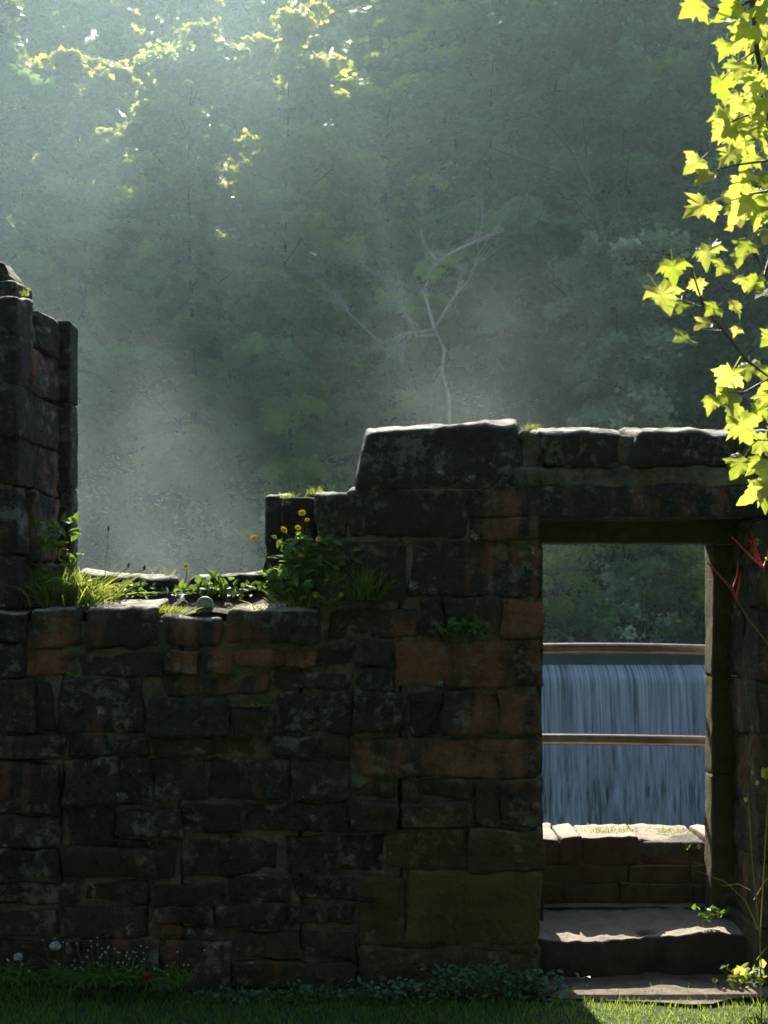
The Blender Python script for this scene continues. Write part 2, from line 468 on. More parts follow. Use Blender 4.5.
# the falling sheet itself: rippled, thicker and more broken further down
fx = np.arange(-14, 26, .07); fz = np.linspace(0, 1, 60)
fv = []
for t in fz:
    z = CREST + .07 - t * (CREST + 6.6)
    for x in fx:
        a = noise.noise(Vector((x * 3.0, t * 1.4, 0))) * (.05 + .16 * t) + noise.noise(Vector((x * 9, t * 4, 5))) * (.02 + .09 * t)
        a += .10 * noise.noise(Vector((x * .6, t, 9)))
        lip = 0; a = a * min(1, t * 9)
        y = WEIR_Y + .35 - .62 * min(1, t * 14) ** .6 - .95 * t ** .8 - a
        fv.append((x, y, z + lip))
n = len(fx)
ff = [(j * n + i, (j + 1) * n + i, (j + 1) * n + i + 1, j * n + i + 1) for j in range(len(fz) - 1) for i in range(n - 1)]
tag(link('waterfall', mesh('waterfall', fv, ff, M['fall'])), kind='structure')

# ------------------------------------------------------------------ masonry
def block_mesh(name, x0, x1, y0, y1, z0, z1, seed, mat, cell=.04, r=.014, jit=.016, amp=.018, corners=None, lumps=0.0):
    """one dressed stone, weathered: rounded arrises, skewed corners, pitted faces (world coordinates)"""
    rs = random.Random(seed)
    dims = (x1 - x0, y1 - y0, z1 - z0)
    ns = [max(2, min(16, int(round(d / cell)))) for d in dims]
    ns[1] = max(2, min(5, ns[1]))
    half = [d / 2 for d in dims]
    rr = min(r, min(half) * .8)
    cen = Vector(((x0 + x1) / 2, (y0 + y1) / 2, (z0 + z1) / 2))
    co = {}
    for i in (0, 1):
        for j in (0, 1):
            for k in (0, 1):
                d = Vector((rs.uniform(-jit, jit), rs.uniform(-jit, jit) * .7, rs.uniform(-jit, jit)))
                if corners and (i, j, k) in corners: d = d + Vector(corners[(i, j, k)])
                co[(i, j, k)] = d
    idx = {}; V = []; Fc = []
    so = Vector((rs.uniform(0, 90), rs.uniform(0, 90), rs.uniform(0, 90)))
    def grid_t(n, h):
        # cluster the first/last cells close to the arrises so that the rounding is modelled
        t = [i / n for i in range(n + 1)]
        e = rr / (2 * h)
        t = [0, e * .45, e] + [e + (1 - 2 * e) * u for u in t[1:-1]] + [1 - e, 1 - e * .45, 1]
        return t
    T = [grid_t(ns[a], half[a]) for a in range(3)]
    L = [len(t) - 1 for t in T]
    def vert(key):
        if key in idx: return idx[key]
        u = [T[a][key[a]] for a in range(3)]
        p = [(u[a] - .5) * dims[a] for a in range(3)]
        q = [max(-(half[a] - rr), min(half[a] - rr, p[a])) for a in range(3)]
        d = Vector([p[a] - q[a] for a in range(3)])
        out = Vector(q) + (d.normalized() * rr if d.length > 1e-7 else Vector())
        nrm = d.normalized() if d.length > 1e-7 else Vector((0, 0, 1))
        off = Vector()
        for (i, j, k), dd in co.items():
            w = (u[0] if i else 1 - u[0]) * (u[1] if j else 1 - u[1]) * (u[2] if k else 1 - u[2])
            off += dd * w
        w = out + cen
        nz = noise.noise(w * 4.5 + so) * amp * 1.1 + noise.noise(w * 13 + so) * amp * .8 + noise.noise(w * 32 + so) * amp * .35
        if lumps: nz += lumps * noise.noise(w * 2.3 + so)
        idx[key] = len(V); V.append(w + off + nrm * nz)
        return idx[key]
    for a in range(3):
        b, c = (a + 1) % 3, (a + 2) % 3
        for s in (0, L[a]):
            for i in range(L[b]):
                for j in range(L[c]):
                    ks = []
                    for (di, dj) in ((0, 0), (1, 0), (1, 1), (0, 1)):
                        k = [0, 0, 0]; k[a] = s; k[b] = i + di; k[c] = j + dj
                        ks.append(vert(tuple(k)))
                    Fc.append(tuple(ks) if s else tuple(reversed(ks)))
    return mesh(name, V, Fc, mat)

SEED = [100]
def stone(parent, x0, x1, z0, z1, y0=0.0, depth=.28, red=.3, moss=0.0, name='stone', **kw):
    SEED[0] += 1
    rs = random.Random(SEED[0] * 7 + 1)
    yj = rs.uniform(-.02, .018)
    g = .0025
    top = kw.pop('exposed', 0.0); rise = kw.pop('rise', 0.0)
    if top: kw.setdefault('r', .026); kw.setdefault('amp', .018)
    if rise:      # top tilted down to the front so that a sunlit rim shows
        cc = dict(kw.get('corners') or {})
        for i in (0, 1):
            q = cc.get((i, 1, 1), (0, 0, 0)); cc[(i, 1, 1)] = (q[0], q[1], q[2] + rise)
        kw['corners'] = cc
    me = block_mesh(name, x0 + g, x1 - g, y0 + yj, y0 + depth, z0 + g, z1 - g, SEED[0], M['stone'], **kw)
    o = link(name, me, parent)
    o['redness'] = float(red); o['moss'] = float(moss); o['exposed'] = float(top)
    return o

wall = empty('ruined_wall', (0, .3, 0))
wall_off = Matrix.Translation((0, -.3, 0))
tag(wall, 'ruined sandstone wall with a doorway, a broken window gap and a tall pier', 'wall')

# stones traced on the wall front: x0, y0, x1, y1 in pixels on that plane, redness, moss
LOW = [
 # top course of the low wall
 (-60, 612, 26, 642, .45, 0), (28, 609, 80, 647, .7, 0), (82, 604, 161, 651, .3, 0), (164, 617, 222, 647, .62, 0), (224, 611, 322, 645, .52, 0), (325, 606, 418, 638, .45, 0), (420, 598, 442, 638, .2, 0),
 (-60, 643, 24, 678, .2, 0), (26, 649, 76, 677, .75, 0), (78, 653, 161, 678, .3, 0), (163, 649, 200, 675, .8, 0), (202, 648, 233, 675, .75, 0), (235, 647, 317, 668, .7, 0), (319, 647, 352, 668, .2, 0),
 (163, 677, 268, 696, .45, .1), (270, 670, 352, 690, .25, 0), (354, 640, 392, 665, .15, 0), (354, 667, 392, 690, .2, 0),
 (-60, 680, 34, 733, .3, 0), (36, 681, 54, 733, .1, 0), (56, 680, 143, 735, .2, 0), (145, 698, 227, 736, .15, .1), (229, 698, 268, 709, .2, .5), (229, 711, 276, 736, .2, .2), (278, 692, 318, 735, .15, 0), (320, 692, 353, 734, .2, 0), (355, 692, 408, 735, .25, 0),
 (-60, 735, 64, 757, .2, 0), (66, 737, 108, 757, .2, 0), (110, 737, 150, 757, .15, 0), (152, 738, 214, 757, .2, .1), (216, 738, 270, 757, .2, .3), (272, 737, 314, 757, .2, .1), (316, 737, 350, 756, .2, .3),
 (-60, 759, 61, 816, .3, 0), (63, 758, 118, 806, .15, 0), (120, 758, 152, 806, .2, 0), (154, 759, 204, 804, .25, 0), (206, 759, 288, 802, .15, 0), (290, 758, 350, 801, .2, .1), (352, 780, 398, 801, .4, .1),
 (-60, 818, 64, 846, .2, 0), (66, 808, 114, 847, .15, 0), (116, 808, 180, 838, .15, .1), (116, 839, 154, 847, .2, 0), (182, 805, 242, 836, .15, 0), (244, 804, 350, 834, .15, 0), (352, 803, 398, 833, .2, .2), (156, 838, 176, 880, .2, .1),
 (-60, 848, 60, 880, .2, 0), (62, 849, 154, 880, .2, .1), (178, 838, 280, 876, .15, 0), (282, 836, 384, 875, .1, 0),
 (-60, 882, 80, 906, .2, 0), (82, 882, 150, 905, .2, .1), (152, 882, 226, 905, .2, 0), (228, 878, 290, 902, .2, .1), (292, 877, 384, 902, .2, 0),
 (-60, 908, 60, 936, .2, .1), (62, 907, 148, 937, .2, .1), (150, 907, 214, 922, .2, 0), (150, 924, 214, 938, .25, .1), (216, 904, 286, 930, .2, .1), (288, 904, 354, 928, .2, .1),
 (-60, 938, 76, 990, .2, .2), (78, 939, 160, 990, .25, .2), (162, 940, 232, 990, .3, .2), (234, 932, 300, 958, .35, .2), (302, 930, 354, 958, .3, .2), (234, 960, 356, 990, .3, .3),
]
JAMB = [
 (444, 598, 498, 638, .35, .2), (500, 598, 543, 638, .95, 0), (394, 640, 543, 690, .72, 0), (410, 692, 440, 735, .15, 0), (442, 692, 498, 735, .45, .1), (500, 692, 543, 735, .95, 0),
 (352, 737, 540, 777, .72, .1), (400, 779, 474, 800, .3, .2), (476, 780, 499, 826, .2, .2), (501, 778, 541, 826, .62, .2), (400, 802, 474, 828, .2, .4),
 (386, 830, 468, 871, .2, .45), (470, 829, 541, 871, .2, .5), (408, 873, 541, 946, .15, .85), (356, 877, 406, 946, .2, .6), (360, 948, 541, 992, .25, .5),
 (410, 540, 541, 596, .52, 0), (336, 541, 408, 600, .25, .1), (470, 518, 541, 539, .5, 0), (350, 491, 468, 539, .22, 0), (314, 493, 349, 539, .2, 0),
]
for (a, b, c, d, red, moss) in LOW + JAMB:
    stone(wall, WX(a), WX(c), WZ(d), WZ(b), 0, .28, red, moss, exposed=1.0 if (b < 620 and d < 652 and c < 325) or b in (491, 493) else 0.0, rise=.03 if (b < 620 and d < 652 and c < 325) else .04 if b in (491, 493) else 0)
zf = 0.0; rw_ = random.Random(9)
while zf < 1.84:          # the wall goes on to the left of the traced stones
    zt = min(1.85, zf + rw_.uniform(.14, .26)); xf = WX(-60)
    if 1.85 - zt < .08: zt = 1.85
    while xf > -2.95:
        xn = max(-2.96, xf - rw_.uniform(.22, .45)); stone(wall, xn, xf, zf, zt, 0, .28, rw_.uniform(.1, .4), 0); xf = xn
    zf = zt
# big top stone with its sloping left end, and the stones over the door
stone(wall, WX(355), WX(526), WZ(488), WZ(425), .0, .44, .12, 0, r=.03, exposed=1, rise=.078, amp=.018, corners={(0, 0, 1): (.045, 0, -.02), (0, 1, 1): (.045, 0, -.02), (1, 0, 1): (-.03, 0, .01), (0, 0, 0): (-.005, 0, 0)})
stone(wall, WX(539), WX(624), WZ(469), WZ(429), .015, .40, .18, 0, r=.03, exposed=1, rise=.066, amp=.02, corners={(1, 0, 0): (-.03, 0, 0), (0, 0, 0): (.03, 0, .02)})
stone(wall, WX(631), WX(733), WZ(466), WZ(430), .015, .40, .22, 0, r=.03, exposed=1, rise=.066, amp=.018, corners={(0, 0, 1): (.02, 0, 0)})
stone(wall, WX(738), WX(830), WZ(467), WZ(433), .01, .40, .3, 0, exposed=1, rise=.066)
stone(wall, WX(832), WX(930), WZ(517), WZ(436), .01, .40, .3, 0)
o = stone(wall, WX(470), WX(828), WZ(516), WZ(485), -.006, .34, .38, 0, name='lintel', cell=.06, amp=.010)
stone(wall, WX(500), WX(800), WZ(508), WZ(482), .35, .10, .3, .2, name='lintel', cell=.06)
# jamb stones right of the doorway: their left sides make the deep reveal
zc = [0.0, .30, .62, .86, 1.22, 1.50, 1.86, 2.08, 2.30]
XR = 1.815
for i in range(8):
    w = (.42, .30, .5, .36)[i % 4]
    sp = (.45, .22, .45, .26)[i % 4]
    mo = (.6, .5, .35, .4, .3, .2, .2, .3)[i]
    stone(wall, XR, XR + w, zc[i], zc[i + 1], 0, sp, (.3, .5, .4, .55, .35, .5, .4, .3)[i], mo, jit=.018, amp=.016)
    if sp < .4:
        stone(wall, XR + .005, XR + w, zc[i], zc[i + 1], sp + .01, .44 - sp, .35, mo, jit=.018, amp=.014)
    stone(wall, XR + w, XR + w + .42, zc[i], zc[i + 1], 0, .28, .35, .2)
    stone(wall, XR + w + .42, 2.95, zc[i], zc[i + 1], 0, .28, .3, .2)
# left pier
pc = [1.86, 2.12, 2.46, 2.70, 2.95, 3.19, 3.38]
for i in range(6):
    a = -1.785
    sp = (.20, .12, .22, .12, .18, .24)[i]
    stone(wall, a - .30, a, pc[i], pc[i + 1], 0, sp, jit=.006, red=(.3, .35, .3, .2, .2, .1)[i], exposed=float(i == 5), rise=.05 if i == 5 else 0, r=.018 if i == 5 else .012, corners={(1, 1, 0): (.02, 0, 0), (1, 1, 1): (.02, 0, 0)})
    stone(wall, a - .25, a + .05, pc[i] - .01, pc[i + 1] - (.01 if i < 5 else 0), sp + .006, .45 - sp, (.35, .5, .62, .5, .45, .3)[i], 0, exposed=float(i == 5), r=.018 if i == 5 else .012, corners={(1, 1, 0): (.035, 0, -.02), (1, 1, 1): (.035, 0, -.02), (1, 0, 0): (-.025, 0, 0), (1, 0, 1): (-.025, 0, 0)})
    stone(wall, a - .72, a - .31, pc[i], pc[i + 1], 0, .28, .25, 0)
    stone(wall, -2.95, a - .73, pc[i], pc[i + 1], 0, .28, .25, 0)
# rebated window frame at the back of the pier, three dressed stones
for (ya, yb) in ((320, 402), (402, 487), (487, 578)):
    stone(wall, -1.735, -1.645, EYE + (600 - yb) * 6.45 / F, EYE + (600 - ya) * 6.45 / F, .452, .17, .12, 0, name='frame_stone', jit=.003, amp=.005, r=.012)
# broken rubble above the pier
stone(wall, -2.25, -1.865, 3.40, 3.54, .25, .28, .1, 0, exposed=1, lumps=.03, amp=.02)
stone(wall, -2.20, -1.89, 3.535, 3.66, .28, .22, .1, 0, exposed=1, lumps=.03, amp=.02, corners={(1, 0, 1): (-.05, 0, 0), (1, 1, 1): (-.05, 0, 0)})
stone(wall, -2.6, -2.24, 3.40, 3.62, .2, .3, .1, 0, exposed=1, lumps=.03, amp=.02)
# right frame stub of the window and stones of the broken end
D2 = 6.45 / F
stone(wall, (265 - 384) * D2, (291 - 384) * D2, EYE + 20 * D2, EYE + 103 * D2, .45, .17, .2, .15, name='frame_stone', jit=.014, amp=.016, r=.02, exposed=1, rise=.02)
stone(wall, WX(276), WX(312), WZ(548), WZ(496), .22, .22, .15, 0, corners={(0, 0, 1): (.02, 0, 0)})
stone(wall, WX(290), WX(346), WZ(602), WZ(549), .20, .24, .2, .2)
# window sill at the back, two stones with a broken notch between
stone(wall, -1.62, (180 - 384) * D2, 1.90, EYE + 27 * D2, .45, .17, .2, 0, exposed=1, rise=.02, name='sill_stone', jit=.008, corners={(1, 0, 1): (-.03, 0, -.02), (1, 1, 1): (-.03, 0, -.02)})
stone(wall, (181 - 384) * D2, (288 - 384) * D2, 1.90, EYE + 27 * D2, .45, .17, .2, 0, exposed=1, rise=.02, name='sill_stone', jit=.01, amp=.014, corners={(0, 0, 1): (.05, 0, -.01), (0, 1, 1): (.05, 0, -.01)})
# rebated door frame: head and two jambs
o = stone(wall, .74, 1.86, 2.195, 2.42, .452, .17, .25, .8, name='door_frame_head', jit=.003, amp=.004, r=.012, cell=.06)
for (za, zb) in ((.15, .98), (.98, 1.50), (1.50, 2.195)):
    stone(wall, 1.722, 1.86, za, zb, .452, .17, .3, .75, name='door_frame_stone', jit=.004, amp=.006, r=.012)
    stone(wall, .70, .835, za, zb, .452, .17, .3, .5, name='door_frame_stone', jit=.004, amp=.006, r=.012)

# mortar and rubble core, recessed behind the stone faces
def core(parent, name, boxes, mat, cell=.05, amp=.012):
    V, Fc = [], []
    for (x0, x1, y0, y1, z0, z1) in boxes:
        SEED[0] += 1
        me = block_mesh('t', x0, x1, y0, y1, z0, z1, SEED[0], None, cell=cell, r=.015, jit=.004, amp=amp)
        b = len(V)
        V += [v.co.copy() for v in me.vertices]; Fc += [tuple(b + i for i in p.vertices) for p in me.polygons]
        bpy.data.meshes.remove(me)
    return link(name, mesh(name, V, Fc, mat), parent)
mb = []
def slab(a, b, c, d, y0=.030, y1=.44): mb.append((WX(a), WX(c), y0, y1, WZ(d), WZ(b)))
for (a, c) in ((-230, -60), (-60, 60), (61, 180), (181, 300), (301, 400), (401, 537)):
    slab(a, 760, c, 990); slab(a, 622, c, 761)
slab(318, 495, 400, 623); slab(401, 495, 536, 623); slab(392, 440, 525, 496); slab(480, 466, 640, 490); slab(641, 466, 800, 490)
slab(520, 434, 545, 470, .035); slab(618, 434, 640, 470, .035); slab(728, 436, 745, 470, .035)
mb += [(XR + .03, 2.4, .03, .44, 0, 2.3), (2.4, 2.95, .03, .44, 0, 2.7), (-2.9, -1.83, .03, .44, 1.86, 3.36), (.5, 2.4, .36, .6, 2.43, 2.66), (-2.95, .70, .45, .62, 0, 1.92), (-.52, .72, .45, .60, 1.9, 2.42), (1.865, 2.95, .45, .62, 0, 2.42), (-2.95, -1.74, .45, .62, 1.9, 3.3)]
core(wall, 'mortar_core', mb, M['mortar'])
# smeared mortar bedding over the lintel
core(wall, 'mortar_bed', [(WX(472), WX(560), .006, .3, WZ(487), WZ(469)), (WX(556), WX(660), .010, .3, WZ(487), WZ(468)), (WX(655), WX(800), .008, .3, WZ(487), WZ(466)), (WX(522), WX(543), .02, .3, WZ(472), WZ(432)), (WX(445), WX(470), .01, .2, WZ(640), WZ(596))], M['mortar'], .03, .02)
# soil caught on the broken wall top
sv = []; sx_ = np.linspace(-1.9, -.2, 60); sy_ = np.linspace(.06, .46, 12)
for y in sy_:
    for x in sx_:
        t = (y - .06) / .40
        z = WZ(616) + .10 * t + .03 * noise.noise(Vector((x * 5, y * 5, 2))) + .09 * sm(-.75, -.35, x) * (.4 + .6 * t) + .04 * sm(-1.35, -1.7, x)
        sv.append((x, y, z))
n = len(sx_)
sf = [(j * n + i, j * n + i + 1, (j + 1) * n + i + 1, (j + 1) * n + i) for j in range(len(sy_) - 1) for i in range(n - 1)]
link('soil_bed', mesh('soil_bed', sv, sf, M['soil']), wall)

# worn threshold step
V = []; gx = np.linspace(.72, 1.84, 80); gy = np.linspace(0, .44, 32)
def step_top(x, y):
    z = .215 + .05 * y + .020 * noise.noise(Vector((x * 4, y * 4, 4))) + .010 * noise.noise(Vector((x * 15, y * 15, 4))) + .004 * noise.noise(Vector((x * 40, y * 40, 4)))
    z -= .030 * math.exp(-((x - 1.1) / .22) ** 2) * sm(.45, .0, y)
    d = math.hypot((x - 1.34) / .07, (y - .07) / .06)
    z -= .035 * max(0, 1 - d)
    return z
def step_front(x):
    return .17 + .03 * noise.noise(Vector((x * 5, 1, 1))) + .06 * math.exp(-((x - 1.36) / .07) ** 2) + .03 * sm(1.3, 1.7, x) - .05 * sm(1.2, .8, x)
rows = []
for k, z in enumerate((-.05, .06, .15)):
    rows.append([(x, step_front(x) + .02 * noise.noise(Vector((x * 6, z * 9, 3))) - .012 * k + .01, z) for x in gx])
rows.append([(x, step_front(x), step_top(x, 0) - .018) for x in gx])
for y in gy:
    rows.append([(x, step_front(x) + y * (.62 - step_front(x)) / .44 + .006, step_top(x, y)) for x in gx])
V = [p for r_ in rows for p in r_]; n = len(gx)
sf = [(j * n + i, j * n + i + 1, (j + 1) * n + i + 1, (j + 1) * n + i) for j in range(len(rows) - 1) for i in range(n - 1)]
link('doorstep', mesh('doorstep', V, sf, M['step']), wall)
for ch in wall.children:
    ch.matrix_parent_inverse = wall_off

# low parapet right behind the doorway, standing on the river wall
par = empty('parapet_wall', (1.3, .86, 0))
poff = Matrix.Translation((-1.3, -.86, 0))
tag(par, 'low brown sandstone parapet with a grassy sunlit top behind the doorway', 'wall')
def pstone(x0, x1, z0, z1, **kw):
    SEED[0] += 1
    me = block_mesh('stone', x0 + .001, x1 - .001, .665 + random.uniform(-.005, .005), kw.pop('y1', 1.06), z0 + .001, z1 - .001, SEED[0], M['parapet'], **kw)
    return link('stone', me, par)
def px2(p): return (p - 384) * 6.66 / F
for (cuts, z0, z1) in (((-.4, .1, px2(500), px2(560), px2(582), px2(640), px2(705), 2.1, 2.5, 2.9), .46, .618), ((-.4, 0, .4, px2(540), px2(587), px2(629), px2(690), px2(735), 2.4, 2.9), .362, .46), ((-.4, 0, .4, px2(510), px2(563), px2(619), px2(650), px2(692), px2(740), 2.4, 2.9), .245, .362), ((-.4, 0, .4, .9, 1.3, 1.8, 2.4, 2.9), .02, .245)):
    for a, b in zip(cuts[:-1], cuts[1:]):
        top = z1 > .6
        kw = dict(amp=.016 if top else .010, r=.018 if top else .010, jit=.007)
        if top and abs(a - px2(640)) < .01: kw['corners'] = {(0, 0, 1): (0, .03, -.02), (1, 0, 1): (0, .10, -.07), (1, 0, 0): (0, .01, 0)}
        pstone(a, b, z0, z1, **kw)
core(par, 'mortar_core', [(-.4, 2.9, .685, 1.04, -.1, .585)], M['mortar'], .08, .008)
rw = MB(); rw.v = [Vector(p) for p in ((-14, 1.05, -7.0), (16, 1.05, -7.0), (16, 1.05, -.03), (-14, 1.05, -.03), (-14, 1.6, -7.0), (16, 1.6, -7.0), (16, 1.3, -.03), (-14, 1.3, -.03))]
rw.f = [(0, 3, 2, 1), (4, 5, 6, 7), (3, 7, 6, 2), (0, 4, 7, 3), (1, 2, 6, 5)]
rw.build('river_wall', M['mortar'], par, False)
# slab at the parapet foot
SEED[0] += 1
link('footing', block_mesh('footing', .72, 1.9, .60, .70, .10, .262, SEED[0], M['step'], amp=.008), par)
for ch in par.children:
    ch.matrix_parent_inverse = poff

# trodden dirt before the step
dv = [(1.28, .05, .012)]; dn = 40
for k in range(dn):
    a = 2 * math.pi * k / dn
    rr_ = 1 + .22 * noise.noise(Vector((math.cos(a) * 2, math.sin(a) * 2, 7)))
    dv.append((1.32 + math.cos(a) * .62 * rr_, -.0 + math.sin(a) * .24 * rr_, terrain(1.3, -.2) + .012))
tag(link('dirt_path', mesh('dirt_path', dv, [(0, 1 + k, 1 + (k + 1) % dn) for k in range(dn)], M['dirt'])), kind='structure')

# railing: two round bars on posts behind the jambs
rail = empty('railing', (1.3, 1.0, .6))
ro = Matrix.Translation((-1.3, -1.0, -.6))
def bar(z0, z1, bow):
    b = MB(); pts = []
    for i in range(25):
        t = i / 24; x = .45 + t * 1.75
        pts.append((x, 1.0, z0 + (z1 - z0) * t + bow * (1 - (2 * t - 1) ** 2)))
    b.tube(pts, .031, 16); return b
RZ = 7.0 / F
o = bar(EYE - 51 * RZ, EYE - 53 * RZ, .022).build('rail', M['rail'], rail)
o = bar(EYE - 139 * RZ, EYE - 143 * RZ, .008).build('rail', M['rail'], rail)
for x in (.56, 2.08):
    b = MB(); b.tube([(x, 1.02, .55), (x, 1.02, 1.64)], .03, 14); b.build('post', M['rail'], rail)
for ch in rail.children: ch.matrix_parent_inverse = ro
tag(rail, 'brown metal safety railing of two round bars across the doorway', 'railing')

# ------------------------------------------------------------------ far bank trees
def leaf_cloud(sprays, per, lsize, seed, droop=.32, flat=.13, spread=.48):
    """sprays: list of (anchor, direction, length). Leaves sit on flat fans along each spray."""
    g = np.random.default_rng(seed)
    out = []; tones = []
    for (a, d, L, *tn_) in sprays:
        a = np.array(a); d = np.array(d) / np.linalg.norm(d)
        s = np.cross(d, [0, 0, 1.0]); s /= (np.linalg.norm(s) + 1e-6)
        u = np.cross(s, d)
        roll = g.normal(0, .35)
        s, u = s * math.cos(roll) + u * math.sin(roll), u * math.cos(roll) - s * math.sin(roll)
        n = max(6, int(per * L))
        t = g.uniform(0, 1, n) ** .8
        w = g.normal(0, 1, n) * spread * L * (.25 + .5 * t * (1.25 - t)) * .62
        # gather on side twigs
        w = np.round(w / .28) * .28 + g.normal(0, .06, n)
        h = g.normal(0, flat, n) - droop * L * t * t - .12 * np.abs(w)
        c = a + np.outer(t * L, d) + np.outer(w, s) + np.outer(h, u)
        sz = lsize * g.uniform(.6, 1.35, n)
        nr = u * .75 + d * .45 + g.normal(0, .42, (n, 3)); nr /= np.linalg.norm(nr, axis=1)[:, None]
        ax = d + g.normal(0, .6, (n, 3)); ax -= nr * np.sum(ax * nr, 1)[:, None]; ax /= np.linalg.norm(ax, axis=1)[:, None]
        bx = np.cross(nr, ax)
        ax = ax * sz[:, None]; bx = bx * (sz * .34)[:, None]
        bx = bx * 1.15
        q = np.stack([c - ax * .5, c + bx - ax * .05 - nr * (sz * .1)[:, None], c + ax * .5, c - bx - ax * .05 - nr * (sz * .1)[:, None]], 1)
        out.append(q.reshape(-1, 3)); tones.append(np.full(n * 4, tn_[0] if tn_ else g.uniform(0, 1)))
    return np.concatenate(out), np.concatenate(tones)

def make_tree(seed, H, W, base, shape, mat, nspray=304, per=60, lsize=.40, label=''):
    rs = random.Random(seed)
    t = empty('tree')
    wood = MB()
    lean = Vector((rs.uniform(-.08, .08), -.06, 0))
    def axisp(z): 
        k = z / H
        return Vector((lean.x * z + .9 * math.sin(k * 5 + seed), lean.y * z + .3 * math.sin(k * 4 + seed * 2), z))
    pts = [axisp(H * i / 12) for i in range(12)]
    wood.tube([axisp(-1.2)] + pts, [.24 * H / 20] + [max(.02, .16 * H / 20 * (1 - i / 12.2)) for i in range(12)], 8)
    sprays = []
    ncl = nspray // 8
    for i in range(ncl):                 # boughs: each a drooping shelf of sprays with a gap below it
        k = base + (1 - base) * (i + rs.random()) / ncl
        tt = (k - base) / (1 - base)
        rad = W * (math.sin(math.pi * min(1, tt * .84 + .10)) ** shape)
        an = i * 2.4 + rs.uniform(-.5, .5)
        rad *= .82 + .5 * noise.noise(Vector((math.cos(an) * 1.3, math.sin(an) * 1.3, k * 5 + seed)))
        rad = max(1.0, rad)
        out = Vector((math.cos(an), math.sin(an), 0)); sid = Vector((-out.y, out.x, 0))
        c = axisp(k * H)
        r0 = max(.2, rad * rs.uniform(.55, .95) - 1.6) if i % 4 else rs.uniform(.1, .8)
        up = .45 * tt - .05
        root = c + out * r0 + Vector((0, 0, .25 * r0))
        tone = rs.random() ** 1.25
        q = axisp(max(.5, k * H - .5 * r0))
        if i % 3 == 0: wood.tube([q, (q + root) / 2 + Vector((0, 0, -.12)), root, root + out * 1.2], [.045, .032, .02, .006], 4)
        for j in range(8):
            fan = rs.uniform(-1.15, 1.15)
            d = (out * math.cos(fan) + sid * math.sin(fan) + Vector((0, 0, up + rs.uniform(-.28, .18)))).normalized()
            a = root + sid * (math.sin(fan) * rs.uniform(0, .9)) + out * rs.uniform(-.5, .7) + Vector((0, 0, rs.uniform(-.35, .35)))
            sprays.append((a, d, rs.uniform(1.1, 2.4), min(1, max(0, tone + rs.uniform(-.2, .2)))))
    for i in range(90):                  # short inner growth that hides most of the stem
        k = base + (.93 - base) * i / 90; an = i * 2.4
        out = Vector((math.cos(an), math.sin(an), rs.uniform(-.1, .3)))
        sprays.append((axisp(k * H) + out * rs.uniform(.2, .7), out, rs.uniform(.9, 1.6), rs.random() * .7))
    link('trunk', mesh('trunk', wood.v, wood.f, M['trunk']), t)
    V, tn = leaf_cloud(sprays, per, lsize, seed)
    link('crown', quads_mesh('crown', V, 4, mat, tn), t)
    return t

PROTO = [make_tree(1, 22, 6.4, .06, .62, FOL[0]), make_tree(2, 23, 6.0, .08, .55, FOL[1]), make_tree(3, 21, 6.6, .06, .62, FOL[2]),
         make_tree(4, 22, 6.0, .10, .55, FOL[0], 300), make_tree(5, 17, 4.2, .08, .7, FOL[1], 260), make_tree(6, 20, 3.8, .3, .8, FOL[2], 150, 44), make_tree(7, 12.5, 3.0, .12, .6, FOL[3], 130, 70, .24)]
used = set()
def place(protos, k, px, D, s, rz, label, cat, group=None, name=None, sink=.2, zs=None):
    src = protos[k]
    key = (id(protos), k)
    o = src if key not in used else copy_tree(src)
    used.add(key)
    x = (px - 384) / F * D; y = D - DIST
    o.location = (x, y, terrain(x, y) - sink); o.rotation_euler = (0, 0, rz); o.scale = (s, s, zs or s)
    for kk in ('label', 'category', 'group'):
        if kk in o: del o[kk]
    return tag(o, label, cat, group)

ROW1 = [  # proto, pixel column, distance, scale, turn, label
 (2, -40, 49, 1.0, .4, 'dark leafy tree at the far left edge, behind the tall pier'),
 (1, 70, 51, .84, 2.2, 'hazy tree at upper left, directly above the pier of the ruined wall'),
 (0, 185, 49.5, .84, 1.2, 'broad tree with yellow sunlit top, rising above the broken window gap'),
 (1, 300, 52, .85, 5.0, 'tall yellow-green tree just left of the bare dead branches, top sunlit'),
 (3, 395, 53, .87, 3.4, 'tree with glowing yellow top twigs right behind the bare dead tree'),
 (5, 470, 51, 1.04, .9, 'thin dark tree just right of the bare dead branches'),
 (5, 545, 50, 1.12, 2.4, 'dark tree with visible bare limbs above the big top stone of the wall'),
 (2, 640, 50.5, 1.0, 5.5, 'dark green tree right above the doorway lintel'),
 (2, 745, 50, 1.05, 1.9, 'dark tree behind the hanging maple leaves'),
 (0, 850, 50, 1.0, .2, None), (2, -170, 50, 1.0, 3.1, None), (4, -300, 50, 1.2, 1.1, None), (1, 960, 51, 1.0, 1.1, None)]
for (k, px, D, s, rz, lb) in ROW1:
    D += 2.5; s *= 1.04
    if lb: place(PROTO, k, px, D, s, rz, lb, 'tree', 'trees on the far river bank')
    else: place(PROTO, k, px, D, s, rz, 'leafy tree on the far bank beyond the edge of the view', 'tree', 'trees outside the view')
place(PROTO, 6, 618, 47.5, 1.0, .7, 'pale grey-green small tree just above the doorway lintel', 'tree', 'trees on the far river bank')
BACK = 'hazy tree higher up the wooded slope, its crown merging with its neighbours'
rr = random.Random(5)
